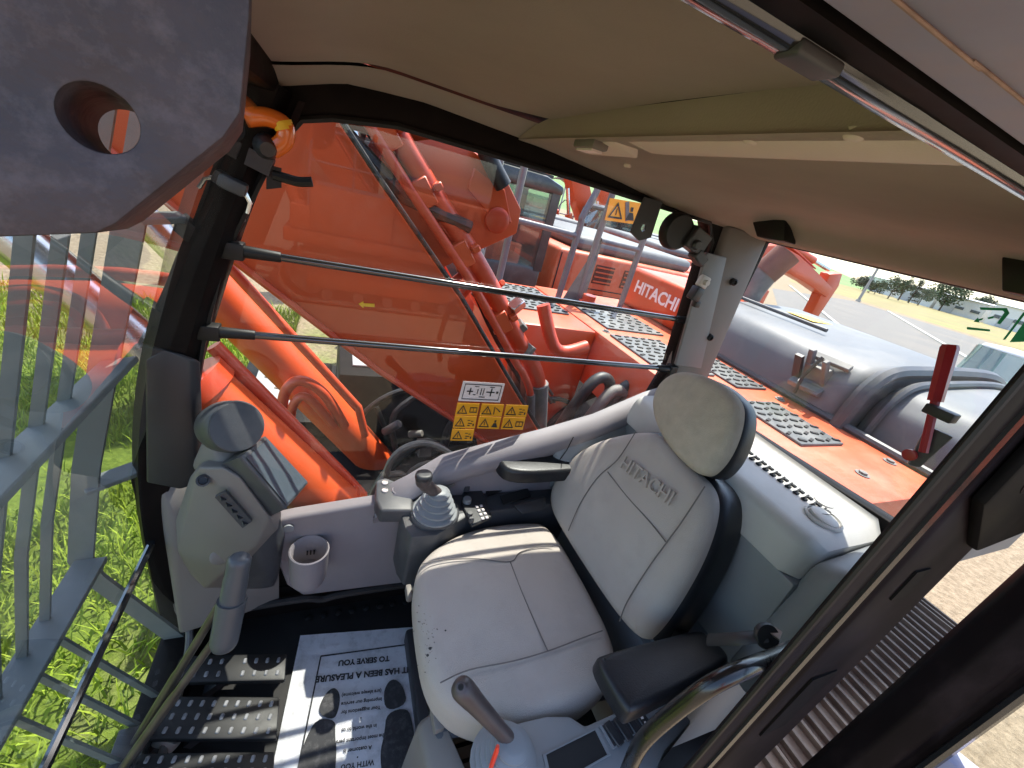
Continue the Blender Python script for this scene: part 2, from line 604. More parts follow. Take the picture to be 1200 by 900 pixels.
def flat_poly(name, pxs, z, m):
    mb = MB()
    mb.face([W(x, y, Z=GZ) + V((0, 0, z)) for x, y in pxs])
    return ob(name, mb, m, kind='structure')


flat_poly('paved_yard', [(905, 338), (1000, 352.5), (1150, 398), (1330, 470), (1420, 640), (1040, 520), (930, 420)], .004, M['asphalt'])
flat_poly('field', [(930, 318), (1000, 333.5), (1150, 374), (1330, 424), (1330, 462), (1150, 396), (1000, 350), (925, 330)], .008, M['field'])


def kerb(name, a, b, w, h):
    mb = MB()
    p, q = W(*a, Z=GZ), W(*b, Z=GZ)
    mb.beam(p + V((0, 0, h / 2)), q + V((0, 0, h / 2)), w, h)
    return ob(name, mb, M['linew'], kind='structure')


kerb('kerb', (925, 335), (985, 385), .25, .12)
kerb('kerb', (1040, 365), (1140, 425), .35, .12)

# hill ridge
mb = MB()
ridge = []
prof = [(430, 30), (520, 30), (580, 29), (640, 27), (700, 25), (760, 22), (830, 18), (900, 14), (950, 10), (1000, 4.5), (1030, 1)]
rows = []
for k in range(len(prof) - 1):
    for s in range(4):
        t = s / 4
        rows.append((prof[k][0] + (prof[k + 1][0] - prof[k][0]) * t, prof[k][1] + (prof[k + 1][1] - prof[k][1]) * t))
for px, hh in rows:
    hy = 221 + (px - 600) * .268
    d = W(px, hy - .01, Z=GZ) - CAM
    d.z = 0
    d.normalize()
    if d.y < 0:
        d = -d
    col = []
    for j in range(9):
        t = j / 8
        dist = 190 + 260 * t
        s = t * t * (3 - 2 * t)
        z = GZ - .5 + s * (hh / 480 * 430 * 1.02) + 1.6 * noise.noise(V((dist * .02, px * .013, 3))) * s
        p = d * dist
        col.append(V((p.x, p.y, z)))
    ridge.append(col)
mb2 = MB()
vv = [[mb2.bm.verts.new(p) for p in c] for c in ridge]
for i in range(len(vv) - 1):
    for j in range(8):
        mb2.bm.faces.new([vv[i][j], vv[i + 1][j], vv[i + 1][j + 1], vv[i][j + 1]])
ob('hill', mb2, M['hillg'], kind='structure', ang=180)

# ------------------------------------------------------------------ far trees, poles, buildings
M['bark'] = mat('bark', (.09, .065, .045), .9, var=.2)
M['leaf'] = mat('tree_foliage', (.05, .075, .035), .9, var=.35, scale=.8)
M['leaf2'] = mat('dark_foliage', (.035, .055, .03), .9, var=.35, scale=.8)


def tree(name, label, base, h, w, n=1500, tall=False, m='leaf', seed=1, palm=False):
    rnd = random.Random(seed)
    base = V(base)
    t = thing(name, label, 'tree', base, 'trees along the far side of the field')
    mb = MB()
    mb.tube([base, base + V((.1, 0, h * .35)), base + V((.15, .1, h * .8))], [h * .03, h * .022, h * .006], 7)
    for k in range(4):
        a = rnd.uniform(0, 6.28)
        s = base + V((.1, 0, h * rnd.uniform(.3, .5)))
        mb.tube([s, s + V((math.cos(a) * w * .3, math.sin(a) * w * .3, h * .25))], [h * .014, h * .004], 5)
    ob('trunk', mb, M['bark'], t)
    bm = MB()
    clumps = []
    for k in range(14 if not palm else 9):
        a = rnd.uniform(0, 6.28); rr = w * .5 * math.sqrt(rnd.random())
        if tall:
            z = h * rnd.uniform(.15, .95); rr *= (1.05 - z / h)
        else:
            z = h * (rnd.uniform(.35, .95)); rr *= math.sqrt(max(0.05, 1 - ((z / h - .6) / .42) ** 2))
        clumps.append((base + V((math.cos(a) * rr, math.sin(a) * rr, z)), w * rnd.uniform(.14, .24)))
    for k in range(n):
        c, cr = rnd.choice(clumps)
        d = V((rnd.gauss(0, 1), rnd.gauss(0, 1), rnd.gauss(0, .8))).normalized() * cr * 1.15 * rnd.random() ** .4
        p = c + d
        s = w * rnd.uniform(.03, .055)
        u = V((rnd.gauss(0, 1), rnd.gauss(0, 1), rnd.gauss(0, 1))).normalized() * s
        q = V((rnd.gauss(0, 1), rnd.gauss(0, 1), rnd.gauss(0, 1))).normalized() * s
        bm.face([p - u, p - q * .6, p + u, p + q * .6])
    ob('crown', bm, M[m], t, ang=180)
    return t


for i, (px, py, hpx, wpx, tall, m, lab) in enumerate([
        (1040, 350, 21, 30, False, 'leaf', 'rounded tree left of the row beyond the yellow field'),
        (1052, 352, 26, 10, True, 'leaf2', 'slim pointed tree beside a rounded one beyond the yellow field'),
        (1064, 355, 24, 16, True, 'leaf2', 'slim conical tree in the middle of the far row'),
        (1075, 358, 18, 18, False, 'leaf', 'small rounded tree just left of the largest far tree'),
        (1100, 364, 28, 38, False, 'leaf', 'largest rounded tree of the far row, before a white building'),
        (1124, 370, 15, 17, False, 'leaf', 'small round bush-like tree right of the largest far tree'),
        (1140, 373, 22, 26, False, 'leaf2', 'dark tree nearest the green window decal in the far row'),
        (1010, 341, 13, 26, False, 'leaf2', 'low dark tree next to the tall light pole'),
        (1024, 345, 13, 20, False, 'leaf', 'low green tree between the light pole and rounded tree')]):
    base = W(px, py, Z=GZ)
    base.z = GZ
    if (base - CAM).length > 400 or base.y < 0:
        d = (base - CAM).normalized(); base = CAM + d * 300; base.z = GZ
    dd = (base - CAM).length
    pm = dd / FPX * .80      # metres per photo pixel there
    tree('broadleaf_tree' if not tall else 'conifer_tree', lab, base, hpx * pm, wpx * pm * .85, tall=tall, m=m, seed=i + 3)

M['bwhite'] = mat('white_warehouse_wall', (.66, .66, .64), .8, var=.05, scale=.1)
M['broof'] = mat('grey_roof_sheet', (.4, .41, .42), .6, var=.08, scale=.2)
M['bwin'] = mat('dark_window_glass', (.08, .1, .12), .2)


def warehouse(label, a, b, dist, h, depth):
    """far hall seen over the field; a and b are photo columns of its two front corners"""
    def dirv(px):
        hy = 221 + (px - 600) * .268
        d = W(px, hy + 3, Z=GZ) - CAM
        d.z = 0
        return d.normalized()
    p = CAM + dirv(a) * dist; q = CAM + dirv(b) * (dist * .97)
    p.z = q.z = GZ
    t = thing('warehouse', label, 'building', (p + q) / 2, 'white halls beyond the field')
    d = (q - p).normalized()
    nb = V((-d.y, d.x, 0))
    if nb.dot(p) < 0:
        nb = -nb
    mb = MB()
    mb.prism([p, q, q + nb * depth, p + nb * depth], (0, 0, h))
    ob('wall', mb, M['bwhite'], t)
    mb = MB()
    o = V((0, 0, h))
    a_, b_, c_, d_ = p - d * .5 - nb * .5 + o, q + d * .5 - nb * .5 + o, q + d * .5 + nb * (depth + .5) + o, p - d * .5 + nb * (depth + .5) + o
    r1, r2 = (a_ + d_) / 2 + V((0, 0, h * .14)), (b_ + c_) / 2 + V((0, 0, h * .14))
    mb.hull([a_, b_, c_, d_, r1, r2, a_ + V((0, 0, .25)), b_ + V((0, 0, .25))])
    ob('roof', mb, M['broof'], t)
    L = (q - p).length
    nwin = max(3, int(L / 9))
    for k in range(nwin):
        c = p + d * L * (k + .5) / nwin - nb * .12
        mb = MB()
        mb.beam(c - d * 1.6 + V((0, 0, h * .45)), c + d * 1.6 + V((0, 0, h * .45)), .2, h * .16)
        ob('window', mb, M['bwin'], t)
    mb = MB()
    c = p + d * L * .3 - nb * .12
    mb.beam(c - d * 2 + V((0, 0, 2)), c + d * 2 + V((0, 0, 2)), .24, 4)
    ob('gate', mb, M['broof'], t)


warehouse('long white hall left of the far tree row, by the light pole', 1012, 1044, 300, 7, 30)
warehouse('white hall behind the slim conical far trees', 1050, 1092, 280, 7, 30)
warehouse('white hall behind the largest far tree', 1096, 1150, 270, 7, 30)
warehouse('white hall at the right end behind the green window decal', 1156, 1230, 250, 8, 30)


def pole(label, px, py, h, r, arm=True):
    b = W(px, py, Z=GZ)
    t = thing('light_pole', label, 'pole', b, 'poles in the distance')
    mb = MB()
    mb.tube([b, b + V((0, 0, h))], [r, r * .55], 10)
    ob('mast', mb, M['steel_grey'], t)
    mb = MB()
    mb.beam(b + V((-.8, 0, h)), b + V((.8, 0, h)), .12, .12)
    mb.cyl(b + V((-.7, 0, h)), b + V((-.7, 0, h + .3)), .08)
    mb.cyl(b + V((.7, 0, h)), b + V((.7, 0, h + .3)), .08)
    ob('cross_arm', mb, M['steel_grey'], t)
    mb = MB()
    mb.cyl(b, b + V((0, 0, .35)), r * 1.8, r * 1.6, 12)
    ob('footing', mb, M['linew'], t)


M['steel_grey'] = mat('grey_pole', (.3, .29, .27), .6, var=.1)
pole('tall pale pole standing at the edge of the yellow field', 1005, 353.5, 14, .2)
for px, h, lab in ((652, 13, 'thin dark pole on the green hill by the black cab'), (688, 14, 'thin dark pole on the green hill above the orange hoods')):
    pole(lab, px, 258 + (px - 650) * .27, h, .14)

# ------------------------------------------------------------------ grass tufts ahead of the machine
M['grass'] = mat('grass_blades', (.24, .33, .03), .8, var=.5, scale=.9, dirt=(.26, .25, .06), damt=.6, dscale=.8, spec=.15)
rnd = random.Random(11)
vs, fs = [], []
for k in range(52000):
    x = -.5 - 6.5 * rnd.random() ** 1.5
    y = -1.5 + 9.0 * rnd.random()
    nn = noise.noise(V((x * .7, y * .7, 5))) + .6 * noise.noise(V((x * 2.1, y * 2.1, 9)))
    if nn < -.32 - .25 * rnd.random():
        continue
    if x > -1.2 and y > 1.0 and rnd.random() < .35:
        continue
    h = rnd.uniform(.06, .17) * (1 + .5 * nn)
    a = rnd.uniform(0, 6.283); w = rnd.uniform(.004, .008)
    lean = rnd.uniform(.1, .9) * h
    b = rnd.uniform(0, 6.283)
    i = len(vs)
    dx, dy = math.cos(a) * w, math.sin(a) * w
    lx, ly = math.cos(b) * lean, math.sin(b) * lean
    vs += [(x - dx, y - dy, GZ), (x + dx, y + dy, GZ), (x + dx * .8 + lx * .4, y + dy * .8 + ly * .4, GZ + h * .62), (x - dx * .8 + lx * .4, y - dy * .8 + ly * .4, GZ + h * .62), (x + lx, y + ly, GZ + h)]
    fs += [(i, i + 1, i + 2, i + 3), (i + 3, i + 2, i + 4)]
me = bpy.data.meshes.new('grass')
me.from_pydata(vs, [], fs)
ob('grass', me, M['grass'], kind='stuff', label='bright green grass growing ahead of the cab', cat='grass')
# ================================================================== excavators parked around
def track_path(L, h, n):
    """centres and directions of the shoes round a track of length L and height h"""
    r = h / 2 - .05
    s = L - 2 * r
    per = 2 * s + 2 * math.pi * r
    out = []
    for k in range(n):
        d = per * k / n
        if d < s:
            out.append((V((-s / 2 + d, 0, h - .05)), 0.0))
        elif d < s + math.pi * r:
            a = (d - s) / r
            out.append((V((s / 2 + math.sin(a) * r, 0, h / 2 + math.cos(a) * r)), a))
        elif d < 2 * s + math.pi * r:
            out.append((V((s / 2 - (d - s - math.pi * r), 0, .05)), math.pi))
        else:
            a = (d - 2 * s - math.pi * r) / r
            out.append((V((-s / 2 - math.sin(a) * r, 0, h / 2 - math.cos(a) * r)), math.pi + a))
    return out


def shoe_mb(mb, w, pitch, M4=None):
    M4 = M4 or Matrix.Identity(4)
    rot = M4.to_3x3()
    mb.box(M4 @ V((0, 0, 0)), (pitch * .94, w, .025), rot)
    for k in (-.36, 0, .36):
        mb.box(M4 @ V((pitch * k, 0, .026)), (.016, w * .98, .03), rot)
    return mb


def under_carriage(t, cx, cy, z0, L, h, w, sep, n=46, only=None):
    pitch = 2 * ((L - h) + math.pi * (h / 2 - .05)) / n
    for sgn in (-1, 1):
        if only and sgn != only:
            continue
        y = cy + sgn * sep
        mb = MB()
        for c, a in track_path(L, h, n):
            m = Matrix.Translation(V((cx, y, z0)) + c) @ Matrix.Rotation(a, 4, 'Y')
            shoe_mb(mb, w, pitch, m)
        ob('track_chain', mb, M['trackm'], t, kind='stuff')
        mb = MB()
        mb.bb((cx - L / 2 + h * .45, y - w * .3, z0 + h * .3), (cx + L / 2 - h * .45, y + w * .3, z0 + h * .72))
        mb.bevel(.03)
        ob('track_frame', mb, M['orange_old'], t)
        for x in (cx - L / 2 + h * .5, cx + L / 2 - h * .5):
            mb = MB()
            mb.lathe((x, y - w * .28, z0 + h / 2), (0, 1, 0), [(h * .1, 0), (h * .34, .02), (h * .34, w * .5), (h * .12, w * .54)], 18)
            ob('drive_wheel', mb, M['trackm'], t)
        for k in range(6):
            x = cx - L * .32 + L * .64 * k / 5
            mb = MB()
            mb.cyl((x, y - w * .3, z0 + .17), (x, y + w * .3, z0 + .17), .1, n=12)
            ob('roller', mb, M['trackm'], t)


def boom_side(profile_top, profile_bot):
    return profile_top + list(reversed(profile_bot))


def excavator(label, loc, rz, pose='up', rails=True, rear_text=False):
    """whole machine facing -X; local origin on the ground under the slew ring"""
    t = thing('excavator', label, 'excavator', (0, 0, 0), 'orange excavators parked in the yard')
    under_carriage(t, .1, 0, 0, 4.3, .95, .6, 1.2)
    mb = MB(); mb.cyl((.1, 0, .75), (.1, 0, 1.06), .62, n=24); mb.bb((-.9, -.9, .4), (1.1, .9, .78)); ob('turntable', mb, M['trackm'], t)
    mb = MB(); mb.bb((-2.0, -1.45, 1.06), (2.2, 1.45, 1.3)); mb.bevel(.03); ob('deck', mb, M['orange_old'], t)
    # engine housing with side doors and louvres
    mb = MB(); mb.bb((-.25, -1.48, 1.3), (1.95, 1.48, 2.3)); mb.bevel(.05, 3); ob('engine_housing', mb, M['orange_old'], t)
    mb = MB(); mb.bb((.05, -1.3, 2.295), (1.9, 1.3, 2.46)); mb.bevel(.09, 3); ob('engine_hood', mb, M['hood'], t)
    for sgn in (-1, 1):
        for (x0, x1, z0, z1) in ((.28, .55, 1.98, 2.2), (.7, 1.05, 1.98, 2.2), (1.2, 1.55, 1.98, 2.2), (.35, 1.0, 1.45, 1.85), (1.12, 1.5, 1.45, 1.85)):
            g = MB(); g.bb((x0, sgn * 1.478, z0), (x1, sgn * 1.49, z1))
            go = ob('louvre', g, M['grille'], t)
            s = MB()
            nz = int((z1 - z0) / .045)
            for k in range(nz):
                z = z0 + (k + .5) * (z1 - z0) / nz
                s.box(((x0 + x1) / 2, sgn * 1.497, z), ((x1 - x0) * .94, .016, .016))
            ob('slat', s, M['orange_old'], go)
        for x in (-.22, .22, 1.06, 1.62):
            g = MB(); g.bb((x, sgn * 1.479, 1.33), (x + .012, sgn * 1.486, 2.26)); ob('door_seam', g, M['slot'], t)
        g = MB(); g.bb((.2, sgn * 1.479, 1.9), (1.62, sgn * 1.487, 1.912)); ob('door_seam', g, M['slot'], t)
        g = MB(); g.box((.28, sgn * 1.5, 1.62), (.1, .03, .06)); ob('door_handle', g, M['dark'], t)
    # counterweight
    out = [(1.95, -1.48), (2.35, -1.46), (2.62, -1.2), (2.78, -.7), (2.84, 0), (2.78, .7), (2.62, 1.2), (2.35, 1.46), (1.95, 1.48)]
    mb = MB(); mb.prism([V((x, y, 1.15)) for x, y in out], (0, 0, 1.18)); mb.bevel(.07, 3); ob('counterweight', mb, M['orange'], t)
    for sgn in (-1, 1):
        text('lettering', 'HITACHI', .2, (2.18, sgn * 1.487, 1.85), (-sgn, 0, 0), (0, 0, 1), M['white'], t, .003, bold=.004)
    text('lettering', 'HITACHI', .34, (2.845, 0, 1.8), (0, 1, 0), (0, 0, 1), M['white'], t, .004, bold=.006)
    # cab
    x0, x1, y0, y1, z0, z1 = -2.05, -.42, -1.5, -.52, 1.3, 2.9
    mb = MB()
    mb.bb((x0, y0, z0), (x1, y1, z0 + .75)); mb.bevel(.04)
    ob('cab_body', mb, M['blackcab'], t)
    fr = MB()
    for y in (y0 + .04, y1 - .04):
        fr.beam((x0 + .04, y, z0 + .7), (x0 + .28, y, z1 - .06), .07, .08)
        fr.beam((x1 - .05, y, z0 + .7), (x1 - .05, y, z1 - .06), .08, .1)
        fr.beam((x0 + .98, y, z0 + .7), (x0 + 1.0, y, z1 - .06), .06, .08)
    ob('cab_pillar', fr, M['blackcab'], t)
    mb = MB()
    mb.prism([V((x0 + .2, y0 - .01, z1 - .1)), V((x1 + .02, y0 - .01, z1 - .1)), V((x1 + .02, y0 - .01, z1 - .01)), V((x1 - .2, y0 - .01, z1 + .05)), V((x0 + .35, y0 - .01, z1 + .05)), V((x0 + .2, y0 - .01, z1 - .02))], (0, y1 - y0 + .02, 0))
    mb.bevel(.03, 2)
    ob('cab_roof', mb, M['blackcab'], t)
    for y in (y0 + .012, y1 - .012):
        mb = MB(); mb.bb((x0 + .12, y - .003, z0 + .74), (x1 - .06, y + .003, z1 - .1)); ob('window_pane', mb, M['glass_far'], t)
    mb = MB(); mb.beam((x0 + .02, (y0 + y1) / 2, z0 + .74), (x0 + .25, (y0 + y1) / 2, z1 - .1), y1 - y0 - .1, .006, (1, 0, .2)); ob('windscreen', mb, M['glass_far'], t)
    mb = MB(); mb.bb((x1 - .006, y0 + .08, z0 + .8), (x1 + .002, y1 - .08, z1 - .14)); ob('window_pane', mb, M['glass_far'], t)
    mb = MB(); mb.pillow(chaikin([(-.24, -.28), (.24, -.28), (.24, .28), (-.24, .28)], 2), (x0 + .95, -1.0, z0 + .55), (1, 0, 0), (0, 1, 0), (0, 0, 1), .14, .05)
    mb.pillow(chaikin([(-.24, 0), (.24, 0), (.2, .6), (-.2, .6)], 2), (x0 + 1.25, -1.0, z0 + .62), (0, 1, 0), (.2, 0, 1), (-1, 0, .2), .12, .05)
    ob('driver_seat', mb, M['char'], t)
    mb = MB()
    for k in range(4):
        mb.box((x0 + .5 + .27 * k, y0 + .1, z1 + .1), (.2, .1, .07))
    mb.beam((x0 + .35, y0 + .1, z1 + .055), (x1 - .1, y0 + .1, z1 + .055), .05, .03)
    ob('roof_light_bar', mb, M['dark'], t)
    mb = MB(); mb.lathe((x1 - .12, y0 + .25, z1 + .04), (0, 0, 1), [(.05, 0), (.055, .03), (.05, .12), (.02, .15)], 14); ob('beacon', mb, M['amber'], t)
    # mirror
    mb = MB(); mb.tube([(x0 + .25, y0 - .02, z1 - .5), (x0 + .1, y0 - .2, z1 - .45), (x0 + .1, y0 - .22, z1 - .75)], .014, 8); mb.box((x0 + .1, y0 - .23, z1 - .75), (.04, .17, .3)); ob('mirror', mb, M['dark'], t)
    # right hand tank and steps
    mb = MB(); mb.bb((-1.6, .62, 1.3), (-.25, 1.47, 2.05)); mb.bevel(.03); ob('fuel_tank', mb, M['orange_old'], t)
    mb = MB(); mb.bb((-1.9, .75, 1.3), (-1.6, 1.47, 1.68)); mb.bevel(.02); ob('step_box', mb, M['orange_old'], t)
    mb = MB(); mb.bb((-1.5, .72, 2.05), (-.4, 1.4, 2.062)); ob('tread_plate', mb, M['tread'], t)
    if rails:
        rl = MB()
        for y in (1.42,):
            rl.tube(spline([(-1.62, y, 1.7), (-1.62, y, 2.55), (-1.5, y, 2.78), (-1.35, y, 2.86), (-.4, y, 2.86), (-.3, y, 2.8), (-.3, y, 2.06)], 4), .022, 8)
            rl.tube([(-1.62, y, 2.4), (-.3, y, 2.4)], .018, 8)
            rl.tube([(-.95, y, 2.06), (-.95, y, 2.86)], .018, 8)
        ob('handrail', rl, M['railp'], t)
    # boom, arm, bucket
    if pose == 'up':
        top = [(-.45, 1.75), (-1.0, 2.42), (-1.75, 3.4), (-2.3, 4.3), (-2.6, 5.0), (-3.1, 6.0), (-3.5, 6.9)]
        bot = [(-.62, 1.5), (-1.3, 2.0), (-2.15, 3.0), (-2.8, 4.0), (-3.1, 4.8), (-3.5, 5.8), (-3.85, 6.75)]
        arm = [(-3.2, 7.2), (-3.8, 7.3), (-4.1, 6.8), (-4.3, 4.3), (-4.05, 4.25), (-3.7, 6.0)]
        pin, bk = V((-4.15, 0, 4.35)), .8
        cyl = [((-1.75, 1.2), (-2.55, 3.15))]
        armc = ((-2.35, 4.95), (-3.25, 7.1))
    else:
        top = [(-.45, 1.75), (-1.1, 2.45), (-1.9, 2.95), (-2.8, 3.12), (-3.6, 3.0), (-4.6, 2.72), (-5.6, 2.4)]
        bot = [(-.62, 1.5), (-1.3, 1.95), (-2.1, 2.35), (-2.8, 2.5), (-3.6, 2.48), (-4.6, 2.32), (-5.6, 2.1)]
        arm = [(-5.3, 2.75), (-5.8, 2.85), (-5.95, 2.5), (-5.75, .75), (-5.5, .72), (-5.45, 1.9)]
        pin, bk = V((-5.62, 0, .8)), .8
        cyl = [((-1.75, 1.2), (-2.5, 2.55))]
        armc = ((-3.0, 3.22), (-5.35, 2.86))
    m0 = MB(); m0.prism([V((x, -.24, z)) for x, z in boom_side(top, bot)], (0, .48, 0)); m0.bevel(.02)
    b = ob('boom', m0, M['orange'], t)
    m0 = MB(); m0.prism([V((x, -.16, z)) for x, z in arm], (0, .32, 0)); m0.bevel(.02)
    a = ob('arm', m0, M['orange'], t)
    m0 = MB()
    prof = [(0, 0), (.45, .12), (.75, -.2), (.8, -.75), (.35, -1.05), (-.1, -.9), (-.02, -.5)]
    m0.prism([pin + V((x * bk, -.5, z * .8)) for x, z in prof], (0, 1.0, 0)); m0.bevel(.02)
    for k in range(5):
        m0.beam(pin + V((-.08, -.44 + .22 * k, -.7)), pin + V((-.28, -.44 + .22 * k, -.78)), .06, .05)
    ob('bucket', m0, M['trackm'], t)
    for y in (-.42, .42):
        c0, c1 = V((cyl[0][0][0], y, cyl[0][0][1])), V((cyl[0][1][0], y, cyl[0][1][1]))
        m0 = MB(); m0.cyl(c0, c0.lerp(c1, .62), .1, n=16); m0.cyl(c0.lerp(c1, .6), c0.lerp(c1, .66), .115, n=16)
        c = ob('boom_cylinder', m0, M['orange'], t)
        m0 = MB(); m0.cyl(c0.lerp(c1, .6), c1, .055, n=12); ob('rod', m0, M['steel'], c)
    p0, p1 = V((armc[0][0], 0, armc[0][1])), V((armc[1][0], 0, armc[1][1]))
    m0 = MB(); m0.cyl(p0, p0.lerp(p1, .65), .11, n=16); c = ob('arm_cylinder', m0, M['orange'], t)
    m0 = MB(); m0.cyl(p0.lerp(p1, .6), p1, .06, n=12); ob('rod', m0, M['steel'], c)
    for y in (-.14, -.05, .05, .14):
        m0 = MB()
        m0.tube(spline([V((x, y, z + .07)) for x, z in top[:6]], 4), .022, 8)
        ob('boom_pipe', m0, M['orange_red'], b)
    t.location = loc
    t.rotation_euler.z = rz
    return t


MY = 1.67       # centre line of our own machine
near = excavator('orange excavator with black cab parked right beside, seen through the side window', (2.55, 5.75, GZ), 0)
copy_tree(near, None, (3.1, 9.9, GZ), R(2), 'orange excavator second along the row beyond the side window')
copy_tree(near, None, (2.2, 14.1, GZ), R(-2), 'orange excavator third along the row, mostly hidden by nearer machines')
copy_tree(near, None, (5.6, 19.0, GZ), R(4), 'orange excavator farthest along the row beneath the green hill')
copy_tree(near, None, (8.6, 12.4, GZ), R(3), 'orange excavator in the second row, seen between the far handrail posts')
copy_tree(near, None, (12.8, 17.2, GZ), R(-3), 'orange excavator deepest in the second row, right of the amber warning plate')
copy_tree(near, None, (1.2, -7.6, GZ), R(1), 'orange excavator standing on the door side, mirrored in the side window')
excavator('orange excavator behind the grey hood with lowered boom and hanging arm', (8.2, 8.6, GZ), R(178), pose='low', rails=False)
# ================================================================== our own machine: house, deck, hood
house = thing('excavator_house', 'orange deck and grey engine hood of the machine behind the cab', 'machine deck', (1.7, MY, GZ))
under_carriage(house, 1.75, MY, GZ, 4.6, 1.0, .62, 1.3, only=1)
# near track: every shoe a piece of its own
tr = MB(); tr.bb((-.1, .12, GZ + .3), (3.6, .62, GZ + .72)); tr.bevel(.03)
trk = ob('track_frame', tr, M['orange_old'], house)
pitch = 2 * ((4.6 - 1.0) + math.pi * .45) / 46
sme = shoe_mb(MB(), .62, pitch).mesh('track_shoe')
sme.materials.append(M['trackm'])
for c, a in track_path(4.6, 1.0, 46):
    s = bpy.data.objects.new('track_shoe', sme)
    link(s, trk)
    s.matrix_basis = Matrix.Translation(V((1.75, MY - 1.3, GZ)) + c) @ Matrix.Rotation(a, 4, 'Y')
mb = MB(); mb.cyl((1.75, MY, GZ + .7), (1.75, MY, GZ + 1.1), .7, n=24); ob('turntable', mb, M['trackm'], house)
mb = MB(); mb.bb((-.2, .75, -.34), (4.2, 3.2, -.16)); mb.bevel(.02); ob('frame', mb, M['black'], house)

DZ = .75
# deck behind the cab, right hand tank, steps
mb = MB(); mb.bb((1.5, .52, DZ - .35), (2.36, 3.05, DZ)); mb.bevel(.012); ob('deck', mb, M['orange_old'], house)
mb = MB(); mb.bb((1.3, .5, DZ - .9), (1.497, 1.2, DZ - .02)); mb.bevel(.012); ob('deck', mb, M['orange_old'], house)
mb = MB(); mb.bb((.92, 2.02, -.1), (1.497, 3.0, DZ)); mb.bevel(.02); ob('fuel_tank', mb, M['orange'], house)
mb = MB(); mb.bb((.05, 2.1, -.16), (.9, 3.0, .32)); mb.bevel(.015); ob('step_box', mb, M['black'], house)
mb = MB(); mb.bb((-.5, 2.2, -.5), (.02, 3.0, -.05)); mb.bevel(.015); ob('step_box', mb, M['black'], house)


def tread(x0, x1, y0, y1, z, m, nx, ny):
    mb = MB(); mb.bb((x0, y0, z + .001), (x1, y1, z + .012)); mb.bevel(.003, 1)
    p = ob('tread_plate', mb, M[m], house)
    h = MB()
    for i in range(nx):
        for j in range(ny):
            x = x0 + (x1 - x0) * (i + .6 + (.0 if j % 2 else .3) - .25) / nx
            y = y0 + (y1 - y0) * (j + .5) / ny
            h.box((x, y, z + .0145), (.036, .013, .006), (0, 0, R(20 if (i + j) % 2 else -20)))
    ob('raised_hole', h, M['slot'] if m == 'tread' else M['trackm'], p, kind='stuff')


tread(1.0, 1.44, 2.3, 2.9, DZ, 'tread', 7, 10)
tread(1.56, 1.95, 1.48, 1.98, DZ, 'tread', 6, 9)
tread(1.62, 2.1, 2.1, 2.7, DZ, 'tread', 6, 9)
tread(1.98, 2.22, 1.35, 1.78, DZ, 'tread', 4, 8)
tread(1.78, 2.08, .84, 1.2, DZ, 'tread', 5, 7)
tread(.12, .62, 2.2, 2.75, .32, 'treadw', 5, 5)
tread(-.42, -.02, 2.35, 2.9, -.05, 'treadw', 4, 4)
for x, y in ((1.6, 1.3), (1.62, .75), (1.9, .66), (2.2, 1.25), (2.22, .72), (1.58, 2.05), (2.2, 1.9)):
    mb = MB(); mb.cyl((x, y, DZ), (x, y, DZ + .012), .016, n=6); mb.cyl((x, y, DZ), (x, y, DZ + .004), .026, n=12)
    ob('bolt', mb, M['cloth'], house)
def hood_profile(y, inset=0.0, x0=2.3):
    pts = [(x0, DZ - .02), (x0 + .015, .86), (x0 + .05, .965 - inset), (x0 + .15, 1.04 - inset), (x0 + .4, 1.068 - inset), (3.3, 1.095 - inset), (3.62, 1.06 - inset), (3.8, .95), (3.84, .6)]
    return [V((p.x, y, p.y)) for p in spline([V((a, b, 0)) for a, b in pts], 5)]


def hood(y0, y1, x0, inset, name, m, edge=.06):
    mb = MB()
    rings = []
    for y, k in ((y0, 1), (y0 + edge * .4, .35), (y0 + edge, 0), ((y0 + y1) / 2, -.12), (y1 - edge, 0), (y1 - edge * .4, .35), (y1, 1)):
        r = hood_profile(y, inset, x0)
        c = V((3.05, y, .6))
        r = [c + (p - c) * (1 - .05 * k) for p in r]
        for p in r:
            p.y = y
        rings.append(r + [V((r[-1].x, y, .2)), V((r[0].x, y, .2))])
    mb.loft(rings)
    return ob(name, mb, m, house, ang=50)


h1 = hood(1.03, 2.22, 2.3, 0, 'engine_hood', M['hood'])
h2 = hood(.52, .99, 2.42, .035, 'engine_hood', M['hood'])
h3 = hood(.985, 1.035, 2.34, .0, 'hood_seal', M['hooddk'], .02)
# thick rubber framed seam that curves over the hood
for dy, rr in ((0.0, .035), (-.075, .02)):
    pr = hood_profile(1.0 + dy, -.005 if dy == 0 else .02, 2.3 if dy == 0 else 2.4)
    mb = MB(); mb.tube(pr[:32], rr, 8); ob('hood_seal', mb, M['hooddk'], house)
mb = MB(); mb.tube([V((2.31, y, DZ + .015)) for y in (.55, .8, 1.0, 1.6, 2.2)], .02, 8); ob('hood_seal', mb, M['hooddk'], house)


